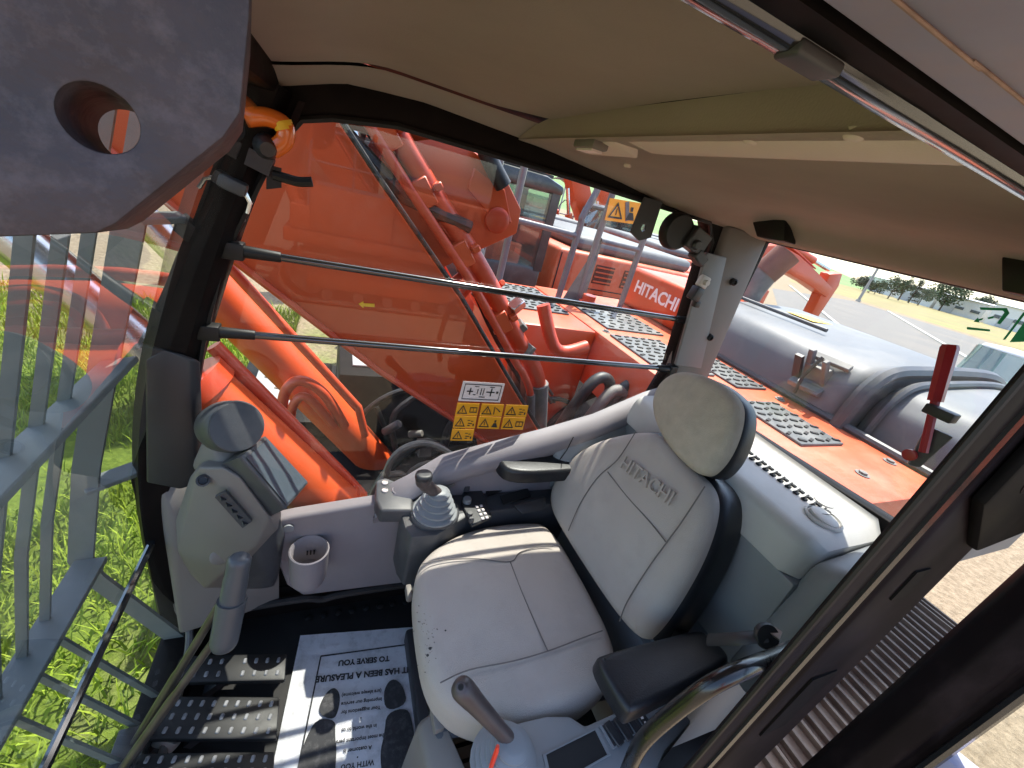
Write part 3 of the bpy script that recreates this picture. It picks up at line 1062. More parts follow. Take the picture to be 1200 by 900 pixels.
def latch(y):
    t = MB()
    c = V((2.36, y, .9))
    t.box(c + V((-.02, 0, .0)), (.05, .12, .16), (0, R(-25), 0))
    t.box(c + V((-.05, .05, .05)), (.03, .03, .2), (0, R(-25), 0))
    t.box(c + V((-.05, -.05, .02)), (.03, .025, .24), (0, R(-35), 0))
    t.box(c + V((-.07, 0, -.05)), (.05, .16, .03), (0, R(-25), R(10)))
    t.box(c + V((-.02, -.01, .11)), (.04, .2, .025), (0, R(-40), R(12)))
    t.cyl(c + V((-.08, -.08, -.06)), c + V((-.08, .08, -.06)), .012, n=8)
    t.bevel(.004, 1)
    a = ob('hood_latch', t, M['cloth'], house)
    t = MB(); t.tube([c + V((-.09, .02, -.1)), c + V((-.1, .02, 0)), c + V((-.07, .0, .12))], .009, 8); t.box(c + V((-.075, .085, .03)), (.02, .04, .14), (0, R(-30), 0)); ob('latch_hook', t, M['dark'], a)


latch(1.22)
latch(2.0)
mb = MB(); mb.prism([V((2.95, 1.75, 1.092)), V((3.2, 1.75, 1.0925)), V((3.2, 1.95, 1.0925)), V((2.95, 1.95, 1.092))], (0, 0, .003)); ob('decal', mb, M['yellow'], house)
mb = MB(); mb.tube([V((2.7, y, 1.1)) for y in (1.5, 1.8, 2.15)], .012, 8); ob('hood_seam', mb, M['hooddk'], house)
e0, e1, e2, e3 = W(872, 356, X=3.05), W(884, 336, X=3.05), W(899, 318, X=3.08), W(924, 296, X=3.14)
mb = MB(); mb.tube(spline([V((e0.x, e0.y, .9)), e0, e1, e2], 5), .095, 20); ex = ob('exhaust_pipe', mb, M['cloth'], house)
mb = MB(); mb.tube(spline([e2 - (e3 - e2) * .12, e2.lerp(e3, .5), e3], 5), .102, 20); ob('exhaust_tip', mb, M['rust'], ex)
mb = MB(); mb.bb((2.6, 2.24, .1), (4.2, 3.05, .9)); mb.bb((3.85, .75, -.16), (4.3, 3.2, .72)); mb.bevel(.05, 3); ob('counterweight', mb, M['orange_old'], house)

# handrails standing on the right hand tank
RY = 2.72
def rail(pts, r=.024):
    mb = MB(); mb.tube(spline(pts, 5), r, 10)
    return ob('handrail', mb, M['railp'], house)
def rp(px, py):
    return W(px, py, Y=RY)
b2, m2a, m2b, t2 = rp(658, 335), rp(679, 268), rp(683, 253), rp(703, 215)
rail([V((b2.x, RY, DZ)), m2a, m2b, t2, t2 + V((-.02, 0, .35))])
x1b = rp(601, 255).x
rail([V((x1b, RY, -.1)), V((x1b, RY, 1.2)), V((x1b, RY, 1.9))])
rail([V((x1b - .13, RY + .1, -.1)), V((x1b - .13, RY + .1, 1.2)), V((x1b - .13, RY + .1, 1.9))])
rail([rp(602, 257), rp(676, 276)], .02)
b3, t3 = rp(683, 330), rp(719, 224)
rail([V((b3.x, RY, DZ)), t3, t3 + V((.02, 0, .3))])
b4 = rp(737, 330)
rail([V((b4.x, RY, DZ)), rp(757, 273), rp(757, 273) + V((.02, 0, .45))])
rail([rp(704, 282), rp(750, 293)], .02)
mb = MB(); mb.hull([V((b3.x + .05, RY - .02, DZ)), V((b3.x + .02, RY + .02, DZ)), V((b3.x - .13, RY, DZ)), V((b3.x + .03, RY, 1.2)), V((b3.x + .06, RY, 1.2))]); ob('rail_gusset', mb, M['cloth'], house)
mb = MB(); mb.prism([W(715, 232, Y=RY - .05), W(751, 238, Y=RY - .05), W(745, 263, Y=RY - .05), W(709, 258, Y=RY - .05)], (0, .006, 0))
sg = thing('warning_sign', 'amber warning plate with a triangle hanging on the far handrail', 'sign', W(730, 250, Y=RY - .05))
ob('plate', mb, M['sign'], sg)


def pictogram(corners, parent, kind, off, inv=False):
    """triangle and a small symbol printed on a flat decal; corners: top-left, top-right, bottom-right, bottom-left"""
    a, b, c, d = [V(p) for p in corners]
    off = V(off)
    def q(u, v):
        return (a.lerp(b, u)).lerp(d.lerp(c, u), v) + off
    mb = MB()
    # triangle outline
    O = [q(.28, .12), q(.52, .86), q(.05, .86)]
    I = [q(.283, .28), q(.45, .78), q(.12, .78)]
    th = off.normalized() * .0004
    mb.ring(O, I, th)
    mb.prism([q(.27, .4), q(.3, .4), q(.3, .7), q(.27, .7)], th)
    if kind == 'book':
        mb.ring([q(.6, .3), q(.93, .3), q(.93, .75), q(.6, .75)], [q(.63, .37), q(.9, .37), q(.9, .68), q(.63, .68)], th)
        mb.prism([q(.755, .3), q(.775, .3), q(.775, .75), q(.755, .75)], th)
    elif kind == 'arm':
        mb.prism([q(.58, .2), q(.62, .2), q(.62, .85), q(.58, .85)], th)
        mb.prism([q(.64, .3), q(.68, .28), q(.9, .6), q(.86, .65)], th)
    elif kind == 'person':
        mb.prism([q(.7, .5), q(.82, .5), q(.9, .85), q(.62, .85)], th)
        mb.prism([q(.72, .25), q(.8, .25), q(.8, .45), q(.72, .45)], th)
    else:
        for (u, v, w, h) in ((.6, .3, .12, .06), (.76, .36, .1, .06), (.64, .55, .18, .07), (.86, .6, .06, .2), (.62, .72, .12, .08)):
            mb.prism([q(u, v), q(u + w, v), q(u + w, v + h), q(u, v + h)], th)
    return ob('pictogram', mb, M['print'], parent)


pictogram([W(715, 232, Y=RY - .052), W(751, 238, Y=RY - .052), W(745, 263, Y=RY - .052), W(709, 258, Y=RY - .052)], sg, 'person', (0, -.003, 0))
mb = MB(); mb.beam(W(733, 236, Y=RY - .03), W(733, 258, Y=RY - .03), .05, .03); mb.beam(W(716, 243, Y=RY - .035), W(722, 246, Y=RY + .02), .02, .02); ob('bracket', mb, M['cloth'], sg)

# red filler cap and post on the tank
mb = MB(); mb.lathe((.78, 2.5, .32), (0, 0, 1), [(.07, 0), (.06, .5), (.055, .62), (.04, .64)], 16); ob('filler_neck', mb, M['orange_red'], house)
mb = MB(); mb.lathe((.78, 2.5, .955), (0, 0, 1), [(.06, 0), (.06, .07), (.05, .085)], 16); ob('filler_cap', mb, M['cloth'], house)
mb = MB(); mb.lathe((1.75, 2.6, DZ), (0, 0, 1), [(.07, 0), (.07, .04), (.05, .05), (.05, .09)], 14); ob('filler_cap', mb, M['orange_red'], house)
mb = MB(); mb.hull([V(p) for p in ((1.35, 2.05, .1), (1.35, 2.7, .1), (1.0, 2.05, .1), (1.0, 2.7, .1), (1.2, 2.05, .5))]); ob('frame_gusset', mb, M['orange'], house)

# hoses, pipes and valves between the cab and the boom
rnd = random.Random(5)
for k in range(16):
    x = rnd.uniform(.2, 1.5); y = rnd.uniform(1.12, 1.36) if k % 2 else rnd.uniform(1.95, 2.02)
    p = [V((x, y, -.15)), V((x + rnd.uniform(-.1, .1), y + rnd.uniform(-.05, .05), .05 + rnd.random() * .1)), V((x + rnd.uniform(.1, .3), y + rnd.uniform(-.05, .08), .22 + rnd.random() * .18)), V((x + rnd.uniform(.3, .6), y + rnd.uniform(0, .1), rnd.uniform(-.05, .2)))]
    mb = MB(); mb.tube(spline(p, 6), rnd.uniform(.014, .026), 8); ob('hose', mb, M['hose'], house)
for pts, r in (([(478, 655), (452, 560), (490, 520), (540, 545), (575, 620)], .014), ([(500, 660), (470, 575), (520, 545), (590, 620)], .011), ([(440, 640), (436, 580), (470, 556), (530, 600), (560, 650)], .012)):
    mb = MB(); mb.tube(spline([W(x, y, Y=1.3) for x, y in pts], 7), r, 8); ob('pale_pipe', mb, M['cloth'], house)
for px, py, yy in ((690, 455, 1.62), (708, 470, 1.58), (726, 462, 1.6), (742, 468, 1.64)):
    c = W(px, py, Y=yy)
    mb = MB(); mb.tube(spline([c + V((-.16, 0, -.45)), c + V((-.05, 0, -.1)), c + V((.05, .02, .05)), c + V((.16, .03, .0)), c + V((.2, .03, -.3))], 6), .032, 10); ob('hose', mb, M['cloth'] if px in (708, 742) else M['hose'], house)
mb = MB(); mb.bb((.55, 1.15, -.16), (1.25, 1.38, .12)); mb.bevel(.02); ob('valve_block', mb, M['black'], house)
mb = MB(); mb.bb((.05, 1.14, -.16), (.45, 1.3, .02)); mb.bevel(.02); ob('valve_block', mb, M['cloth'], house)
for k in range(6):
    mb = MB(); mb.lathe((.6 + .1 * k, 1.22, .12), (0, 0, 1), [(.03, 0), (.03, .03), (.02, .035), (.02, .07)], 8); ob('fitting', mb, M['steel'], house)

# ================================================================== our own boom
boom = thing('excavator_boom', 'big orange boom rising close outside the side window, with its pipes', 'boom', (1.05, MY, .2))
BY = 1.42
tp = [W(*p, Y=BY) for p in ((668, 575), (640, 520), (590, 437), (540, 352), (490, 280), (440, 208), (395, 140))]
bt = [W(*p, Y=BY) for p in ((600, 640), (577, 523), (530, 490), (443, 433), (360, 370), (275, 305))]
d = (tp[-1] - tp[-3]).normalized()
tp += [tp[-1] + d * .9, tp[-1] + d * 1.9, tp[-1] + d * 2.5 + V((-.35, 0, -.25)), tp[-1] + V((-4.0, 0, 1.9))]
d = (bt[-1] - bt[-3]).normalized()
bt += [bt[-1] + V((-.55, 0, .5)), bt[-1] + V((-1.15, 0, 1.25)), bt[-1] + V((-1.6, 0, 1.7)), bt[-1] + V((-3.8, 0, 1.75))]
mb = MB(); mb.prism(tp + list(reversed(bt)), (0, .5, 0)); mb.bevel(.012)
bmain = ob('boom_beam', mb, M['orange'], boom)
mb = MB(); mb.tube([p + V((0, -.012, .012)) for p in tp[1:9]], .008, 8); ob('edge_hose', mb, M['hose'], boom)
mb = MB(); mb.tube([p + V((0, -.004, -.0)) for p in bt[1:9]], .012, 6); ob('weld_seam', mb, M['orange_red'], boom)
# hydraulic pipes along the boom back
nrm = V((.79, 0, .61))
for yy, off, r in ((1.5, .13, .036), (1.62, .14, .036), (1.72, .12, .03), (1.82, .13, .03), (1.46, .07, .017)):
    pts = [V((p.x, yy, p.z)) + nrm * off for p in tp[2:9]]
    e = pts[0]
    pts = [e + V((.16, .02, -.35)), e + V((.12, 0, -.16)), e + V((.05, 0, -.05))] + pts
    mb = MB(); mb.tube(spline(pts, 4), r, 12); pp = ob('boom_pipe', mb, M['orange_red'], boom)
    mb = MB(); mb.cyl(e + V((.12, 0, -.16)), e + V((.2, .02, -.42)), r * 1.35, n=12); ob('hose_end', mb, M['cloth'], pp)
for k, p in enumerate(tp[2:8]):
    q = tp[3:9][k]
    c = V(((p.x + q.x) / 2, 1.66, (p.z + q.z) / 2)) + nrm * .1
    mb = MB(); mb.box(c, (.06, .42, .09), (0, R(-38), 0)); mb.box(c + V((.04, 0, .03)), (.03, .44, .025), (0, R(-38), 0)); mb.bevel(.004, 1)
    ob('pipe_clamp', mb, M['orange'], boom)
# elbow pipe and bracket
e = W(655, 415, Y=1.5)
mb = MB(); mb.tube(spline([e + V((-.12, .05, .2)), e + V((-.02, 0, .02)), e + V((.13, 0, .05))], 6), .03, 12); ob('elbow_pipe', mb, M['orange_red'], boom)
# arm cylinder and its foot bracket on the boom back
c0, c1 = W(566, 250, Y=1.7), W(478, 112, Y=1.7)
dd = (c1 - c0).normalized()
nrm2 = V((-dd.z, 0, dd.x))
if nrm2.z < 0:
    nrm2 = -nrm2
mb = MB(); mb.cyl(c0 + dd * .05, c0 + dd * 2.2, .125, n=24); mb.cyl(c0 + dd * .02, c0 + dd * .1, .14, n=24); mb.cyl(c0 + dd * .55, c0 + dd * .6, .135, n=24)
ac = ob('arm_cylinder', mb, M['orange'], boom)
mb = MB(); mb.cyl(c0 + dd * 2.1, c0 + dd * 3.6, .07, n=14); ob('rod', mb, M['steel'], ac)
mb = MB(); mb.tube([c0 + dd * .3 + V((-.02, -.15, .02)), c0 + dd * .7 + V((-.02, -.15, .05)), c0 + dd * 1.2 + V((-.02, -.15, .0))], .03, 10); ob('sleeve_hose', mb, M['hose'], ac)
for y in (1.53, 1.84):
    mb = MB()
    bp0 = V((c0.x, y, c0.z))
    pl = [bp0 - dd * .09 + nrm2 * .04, bp0 - dd * .03 + nrm2 * .1, bp0 + dd * .12 + nrm2 * .11, bp0 + dd * .3 + nrm2 * .02, bp0 + dd * .42 - nrm2 * .22, bp0 + dd * .3 - nrm2 * .42, bp0 + dd * .02 - nrm2 * .42, bp0 - dd * .05 - nrm2 * .12]
    mb.prism(pl, (0, .03, 0)); mb.bevel(.006); bk_ = ob('cylinder_bracket', mb, M['orange'], boom)
    mb = MB(); mb.lathe((bp0.x, y - .03, bp0.z), (0, 1, 0), [(.03, 0), (.045, .008), (.045, .06), (.03, .065)], 18); ob('pin_boss', mb, M['orange_red'], bk_)
for k in range(5):
    q = V((c0.x, 1.53 + .06 * (k % 3), c0.z)) + dd * (.08 + .1 * k) - nrm2 * (.16 + .05 * (k % 2))
    mb = MB(); mb.box(q, (.1, .09, .05), (0, R(40 + 25 * k), R(10 * k))); mb.bevel(.006, 1); ob('pipe_block', mb, M['orange_red'], boom)
mb = MB(); mb.prism([W(556, 196, Y=1.52), W(592, 222, Y=1.52), W(600, 262, Y=1.52), W(572, 250, Y=1.52), W(548, 222, Y=1.52)], (0, .02, 0)); mb.bevel(.004, 1); ob('cover_plate', mb, M['orange'], boom)
mb = MB(); mb.prism([W(505, 150, Y=1.56), W(548, 178, Y=1.56), W(560, 205, Y=1.56), W(530, 240, Y=1.56), W(498, 190, Y=1.56)], (0, .02, 0)); mb.bevel(.004, 1); ob('cover_plate', mb, M['orange'], boom)
mb = MB(); mb.tube([W(566, 168, Y=1.5), W(578, 196, Y=1.5), W(590, 218, Y=1.5)], .03, 10); ob('sleeve_hose', mb, M['hose'], boom)
mb = MB(); q = V((c0.x, 1.48, c0.z)); mb.tube([q + dd * .05 - nrm2 * .1, q + dd * .25 - nrm2 * .22, q + dd * .6 - nrm2 * .26], .022, 8); ob('hose', mb, M['hose'], boom)
mb = MB(); mb.prism([W(420, 356, Y=BY - .003), W(426, 353, Y=BY - .003), W(426, 355.5, Y=BY - .003), W(439, 356, Y=BY - .003), W(439, 360, Y=BY - .003), W(426, 359, Y=BY - .003), W(426, 361.5, Y=BY - .003)], (0, .001, 0)); ob('arrow_decal', mb, M['yellow'], boom)

# boom cylinders that push the boom up, ahead of the pivot
cylA = thing('boom_cylinder', 'nearer orange boom cylinder low outside the front corner of the side window', 'hydraulic cylinder', W(420, 610, Y=1.16), 'boom lift cylinders')
p0, p1 = W(425, 622, Y=1.16), W(235, 462, Y=1.16)
dd = (p1 - p0).normalized()
mb = MB(); mb.cyl(p0, p1, .088, n=24); mb.cyl(p0 + dd * .1, p0 + dd * .16, .1, n=24); ob('barrel', mb, M['orange'], cylA)
mb = MB(); mb.cyl(p1, p1 + dd * .05, .1, n=24); ob('gland', mb, M['orange_red'], cylA)
mb = MB(); mb.cyl(p1, p1 + dd * .75, .05, n=16); ob('rod', mb, M['steel'], cylA)
mb = MB(); mb.tube([W(250, 405, Y=1.24), W(330, 485, Y=1.24), W(405, 560, Y=1.22), W(425, 582, Y=1.2)], .021, 10); ob('feed_pipe', mb, M['orange_red'], cylA)
cylB = thing('boom_cylinder', 'farther orange boom cylinder with guard hoop, behind the nearer one', 'hydraulic cylinder', W(450, 540, Y=1.98), 'boom lift cylinders')
p0, p1 = W(452, 552, Y=1.98), W(245, 335, Y=1.98)
dd = (p1 - p0).normalized()
mb = MB(); mb.cyl(p0, p1, .095, n=24); ob('barrel', mb, M['orange'], cylB)
mb = MB(); mb.cyl(p0 - dd * .12, p0 + dd * .04, .12, n=20); mb.cyl(p0 + V((-.05, -.1, -.05)), p0 + V((-.05, .1, -.05)), .09, n=18); ob('base_eye', mb, M['black'], cylB)
mb = MB(); mb.cyl(p1, p1 + dd * .8, .055, n=16); ob('rod', mb, M['steel'], cylB)
mb = MB(); mb.tube([W(268, 312, Y=1.85), W(350, 402, Y=1.85), W(420, 478, Y=1.85), W(428, 510, Y=1.85)], .02, 10); ob('feed_pipe', mb, M['orange_red'], cylB)
mb = MB(); mb.tube(spline([W(330, 492, Y=1.82), W(334, 460, Y=1.82), W(352, 446, Y=1.82), W(380, 462, Y=1.82), W(404, 500, Y=1.82)], 6), .024, 10); ob('guard_hoop', mb, M['orange_red'], cylB)
mb = MB(); mb.tube(spline([W(340, 500, Y=1.8), W(344, 474, Y=1.8), W(360, 466, Y=1.8), W(392, 500, Y=1.8)], 6), .02, 10); ob('guard_hoop', mb, M['orange_red'], cylB)

# orange side cover behind the handrail, with the maker's letters on its front
mb = MB(); mb.bb((2.3, 2.25, DZ), (3.1, 2.95, 1.07)); mb.bevel(.04, 3); sc_ = ob('side_cover', mb, M['orange'], house)
text('lettering', 'HITACHI', .135, (2.298, 2.55, .93), (0, -1, 0), (0, 0, 1), M['white'], sc_, .002, bold=.003)
mb = MB(); mb.tube(spline([(2.28, 2.2, .78), (2.31, 2.2, .95), (2.45, 2.2, 1.06), (2.7, 2.2, 1.1)], 6), .025, 8); ob('hood_seal', mb, M['hooddk'], house)

# small fittings, clips and thin hoses along the boom pipes
rnd = random.Random(21)
for k in range(26):
    i = rnd.uniform(1.0, 6.6)
    p = tp[int(i) + 1].lerp(tp[int(i) + 2], i - int(i))
    q = V((p.x, rnd.uniform(1.45, 1.86), p.z)) + nrm * rnd.uniform(.03, .22)
    mb = MB()
    if k % 3 == 0:
        mb.cyl(q, q + V((.0, -.03, .02)), rnd.uniform(.012, .022), n=8)
    else:
        mb.box(q, (rnd.uniform(.03, .07), rnd.uniform(.03, .08), rnd.uniform(.02, .04)), (rnd.uniform(-.3, .3), R(-50 + rnd.uniform(-15, 15)), rnd.uniform(-.4, .4)))
    mb.bevel(.003, 1)
    ob('pipe_fitting', mb, rnd.choice((M['orange_red'], M['orange'], M['cloth'], M['steel'], M['hose'])), boom)
for k in range(7):
    yy = rnd.uniform(1.45, 1.88); o_ = rnd.uniform(.05, .2)
    pts = [V((p.x, yy + rnd.uniform(-.02, .02), p.z)) + nrm * (o_ + rnd.uniform(-.02, .03)) for p in tp[1:8]]
    mb = MB(); mb.tube(spline(pts, 4), rnd.uniform(.006, .012), 6); ob('thin_hose', mb, M['hose'] if k % 2 else M['orange_red'], boom)
# clutter of hoses, valves and fittings low beside the cab
for k in range(40):
    c = V((rnd.uniform(-.05, 1.35), rnd.uniform(1.1, 1.38) if k % 3 else rnd.uniform(1.95, 2.08), rnd.uniform(-.14, .1)))
    mb = MB()
    if k % 2:
        mb.box(c, (rnd.uniform(.03, .12), rnd.uniform(.03, .1), rnd.uniform(.03, .12)), (0, 0, rnd.uniform(-.4, .4)))
    else:
        mb.cyl(c, c + V((rnd.uniform(-.08, .08), rnd.uniform(-.05, .05), rnd.uniform(.03, .12))), rnd.uniform(.012, .03), n=8)
    mb.bevel(.003, 1)
    ob('valve_fitting', mb, rnd.choice((M['cloth'], M['hose'], M['black'], M['steel'], M['char'], M['cloth'])), house)
# ================================================================== cab shell
cab = thing('excavator_cab', 'operator cab with beige ceiling, black pillars and large windows around the seat', 'cab', (.4, .6, 0))
mb = MB(); mb.bb((-.41, .15, -.07), (1.22, 1.05, 0)); mb.bevel(.01); ob('floor', mb, M['floor'], cab)
for k in range(9):
    mb = MB(); mb.lathe((-.02 + .045 * k, .955, .0), (0, 0, 1), [(.012, 0), (.011, .004), (.006, .006)], 10); ob('floor_stud', mb, M['rubber'], cab)
# roof and the ceiling panels under it
mb = MB()
mb.prism([V((-.2, .08, 1.555)), V((1.26, .08, 1.545)), V((1.28, .08, 1.58)), V((1.2, .08, 1.64)), V((.2, .08, 1.66)), V((-.12, .08, 1.62))], (0, 1.03, 0)); mb.bevel(.02)
ob('roof', mb, M['brown'], cab)


def zmain(x, y):
    f = max(0.0, min(1.0, (.08 - x) / .26))
    return 1.53 - .055 * f * f * (3 - 2 * f) + .006 * math.cos((y - .5) * 4)


mb = MB()
mb.grid(lambda u, v: V((-.18 + .535 * u, .165 + (.885 - .165) * v - (.06 * max(0, u - .82) / .18 * (1 if v > .5 else 0)), zmain(-.18 + .535 * u, .165 + .72 * v))), 24, 16)
bmesh.ops.solidify(mb.bm, geom=mb.bm.faces[:], thickness=-.012)
ob('ceiling_panel', mb, M['ceil'], cab, ang=60)
edge = [(-.2, 1.44), (-.13, 1.452), (0, 1.497), (.15, 1.508), (.43, 1.497), (.685, 1.474), (.88, 1.446), (1.126, 1.443), (1.2, 1.443)]
def zedge(x):
    for (a, za), (b, zb) in zip(edge[:-1], edge[1:]):
        if x <= b:
            return za + (zb - za) * (x - a) / (b - a)
    return edge[-1][1]
mb = MB()
def side(u, v):
    x = -.19 + .56 * u
    y = .89 + .108 * v
    za = zmain(x, .88) - .004
    return V((x, y, za + (zedge(x) - za) * (v ** 1.6)))
mb.grid(side, 20, 8)
bmesh.ops.solidify(mb.bm, geom=mb.bm.faces[:], thickness=-.01)
ob('ceiling_trim', mb, M['ceil_trim'], cab, ang=60)
prf = [(.357, 1.536), (.361, 1.506), (.37, 1.4985), (.5, 1.503), (.8, 1.508), (1.0, 1.507), (1.05, 1.502), (1.085, 1.485), (1.105, 1.46), (1.125, 1.445), (1.16, 1.441), (1.19, 1.445)]
pk = spline([V((a, b, 0)) for a, b in prf], 4)
mb = MB()
def rearp(u, v):
    i = u * (len(pk) - 1); k = min(int(i), len(pk) - 2); p = pk[k].lerp(pk[k + 1], i - k)
    y = .165 + .833 * v
    z = p.y
    t = max(0.0, (y - .8) / .198)
    z = z + (min(zedge(p.x), z) - z) * t ** 1.8
    return V((p.x, y, z))
mb.grid(rearp, len(pk) - 1, 18)
bmesh.ops.solidify(mb.bm, geom=mb.bm.faces[:], thickness=-.008)
ob('rear_ceiling_panel', mb, M['ceil'], cab, ang=60)
# raised bar where the two ceiling panels meet
mb = MB(); mb.prism([V((.372, .17, 1.4985)), V((.42, .17, 1.495)), V((.45, .17, 1.5)), V((.45, .17, 1.52)), V((.372, .17, 1.52))], (0, .42, 0)); mb.bevel(.004)
ob('ceiling_bar', mb, M['ceil_trim'], cab)
mb = MB(); mb.hull([V((.372, .62, 1.497)), V((.372, .83, 1.505)), V((.44, .8, 1.492)), V((.44, .64, 1.49)), V((.4, .6, 1.52)), V((.4, .86, 1.52))]); mb.bevel(.006)
ob('ceiling_bar', mb, M['ceil_trim'], cab)
for px, py in ((880, 166), (1000, 161), (753, 171), (735, 195)):
    c = W(px, py, Z=1.499)
    mb = MB(); mb.lathe(c + V((0, 0, .006)), (0, 0, -1), [(.008, 0), (.008, .006), (.006, .008), (.003, .0085)], 14); ob('screw_cap', mb, M['ceil_trim'], cab)
mb = MB(); c = W(692, 170, Z=1.494); mb.box(c, (.03, .07, .014)); mb.bevel(.004); lo = ob('dome_lamp', mb, M['pod'], cab)
mb = MB(); mb.box(c + V((0, 0, -.008)), (.02, .052, .004)); ob('lens', mb, M['decalw'], lo)
# dark pockets in the rear header
for quad in (((878, 249), (920, 255), (919, 283), (886, 277)), ((1173, 300), (1215, 306), (1212, 348), (1173, 341))):
    f = [W(*q, X=1.062) for q in quad]
    mb = MB(); mb.prism(f, (.05, 0, 0)); mb.bevel(.004); ob('speaker_pocket', mb, M['rubber'], cab)

# ---- right hand side window
GY = 1.0
inner = [(-.017, 1.437), (.10, 1.456), (.5, 1.457), (.98, 1.45), (1.02, 1.40), (1.083, .98), (1.06, .85), (.69, .66), (.345, .585), (.153, .44), (-.07, .405), (-.30, .40), (-.32, .57), (-.252, .949), (-.206, 1.142), (-.11, 1.365), (-.07, 1.42)]
outer = [(-.04, 1.54), (.10, 1.54), (.5, 1.54), (1.1, 1.54), (1.2, 1.46), (1.22, .98), (1.22, .6), (.69, .3), (.345, .2), (.153, .1), (-.07, .05), (-.40, .1), (-.42, .57), (-.35, .949), (-.3, 1.142), (-.2, 1.4), (-.15, 1.48)]
mb = MB(); mb.ring([V((x, GY - .01, z)) for x, z in outer], [V((x, GY - .01, z)) for x, z in inner], (0, .055, 0)); mb.bevel(.008, 2)
ob('window_frame', mb, M['black'], cab)
mb = MB(); mb.prism([V((x, GY + .004, z)) for x, z in chaikin([V((a, b, 0)) for a, b in [(p[0] + (-.01 if p[0] < .4 else .01), p[1] + (.01 if p[1] > 1 else -.01)) for p in inner]], 1) and [(p[0] + (-.012 if p[0] < .4 else .012), p[1] + (.012 if p[1] > 1 else -.012)) for p in inner]], (0, .0005, 0))
gl = ob('side_window_pane', mb, M['glass'], cab)
# rubber seal round the pane
loop = [V((x, GY - .012, z)) for x, z in inner]
mb = MB(); mb.tube(loop + [loop[0]], .007, 6); ob('window_seal', mb, M['rubber'], cab)
# two guard bars across the side window
for (a, b) in (((280, 294), (806, 376)), ((252, 389), (783, 432))):
    p, q = W(*a, Y=.985), W(*b, Y=.985)
    mb = MB(); mb.cyl(p, q, .0085, n=12); g = ob('window_bar', mb, M['rubber_shine'], cab)
    d = (q - p).normalized()
    mb = MB(); mb.cyl(p - d * .02, p + d * .075, .014, .011, n=12); mb.box(p - d * .01, (.04, .03, .034)); mb.bevel(.004); ob('bar_mount', mb, M['rubber'], g)
    mb = MB(); mb.cyl(q - d * .05, q + d * .02, .011, .014, n=12); mb.box(q + d * .015, (.03, .03, .03)); mb.bevel(.004); ob('bar_mount', mb, M['rubber'], g)
# decals stuck on the side window
def decal(corners, m, kind):
    cs = [W(*p, Y=GY - .0) for p in corners]
    mb = MB(); mb.prism(cs, (0, .0006, 0))
    for v in mb.bm.verts:
        v.co.y += .0015
    o = ob('warning_decal', mb, M[m], cab)
    if kind:
        pictogram([c + V((0, .0015, 0)) for c in cs], o, kind, (0, -.0012, 0))
    return o
def quadgrid(tl, tr, br, bl, n, i):
    L = lambda a, b, t: (a[0] + (b[0] - a[0]) * t, a[1] + (b[1] - a[1]) * t)
    g = .015
    return [L(tl, tr, i / n + g), L(tl, tr, (i + 1) / n - g), L(bl, br, (i + 1) / n - g), L(bl, br, i / n + g)]
w = decal([(543, 447), (592, 450), (586, 472), (537, 470)], 'decalw', None)
mb = MB()
c0 = [W(*p, Y=GY) for p in ((543, 447), (592, 450), (586, 472), (537, 470))]
def q4(u, v):
    return (c0[0].lerp(c0[1], u)).lerp(c0[3].lerp(c0[2], u), v) + V((0, .0002, 0))
mb.ring([q4(.06, .1), q4(.94, .1), q4(.94, .9), q4(.06, .9)], [q4(.075, .14), q4(.925, .14), q4(.925, .86), q4(.075, .86)], (0, .0005, 0))
for u, v, ww, hh in ((.2, .3, .03, .35), (.14, .45, .14, .06), (.38, .35, .02, .25), (.46, .3, .02, .35), (.52, .3, .02, .35), (.6, .45, .2, .06), (.7, .28, .03, .4), (.3, .62, .06, .05), (.45, .72, .14, .05), (.3, .2, .1, .04), (.66, .2, .12, .04), (.84, .42, .05, .12)):
    mb.prism([q4(u, v), q4(u + ww, v), q4(u + ww, v + hh), q4(u, v + hh)], (0, .0005, 0))
ob('pictogram', mb, M['print'], w)
for i, k in enumerate(('book', 'arm', 'misc')):
    decal(quadgrid((535, 472.5), (621, 475.5), (618, 489), (532, 486.5), 3, i), 'decal', k)
for i, k in enumerate(('misc', 'person', 'book')):
    decal(quadgrid((532, 487.5), (617.5, 490), (614, 504), (529.5, 501.5), 3, i), 'decal', k)
decal(quadgrid((529, 503), (614, 505), (611, 518), (526.5, 516.5), 3, 0), 'decal', 'misc')

# ---- front right pillar with its covers
pil = [(-.12, 1.47), (-.2, 1.25), (-.262, 1.05), (-.318, .84), (-.352, .62), (-.362, .4), (-.36, .15), (-.36, .0)]
ps = spline([V((a, 0, b)) for a, b in pil], 5)
mb = MB()
rings = []
for i, p in enumerate(ps):
    t = (ps[min(i + 1, len(ps) - 1)] - ps[max(i - 1, 0)]).normalized()
    s = V((t.z, 0, -t.x))
    if s.x > 0:
        s = -s
    rings.append([p + s * .045 + V((0, .975, 0)), p + s * .03 + V((0, .938, 0)), p - s * .02 + V((0, .955, 0)), p - s * .04 + V((0, .992, 0)), p - s * .04 + V((0, 1.06, 0)), p + s * .06 + V((0, 1.06, 0)), p + s * .06 + V((0, 1.0, 0))])
mb.loft(rings)
ap = ob('front_pillar', mb, M['black'], cab, ang=30)
mb = MB()
mb.hull([V(p) for p in ((-.262, .945, .93), (-.302, .94, .955), (-.335, .93, .93), (-.365, .925, .62), (-.3, .92, .6), (-.268, .93, .62), (-.262, .96, .6), (-.25, .965, .92), (-.33, .97, .9), (-.36, .97, .62))]); mb.bevel(.012, 3)
ob('pillar_cover', mb, M['dark'], ap)
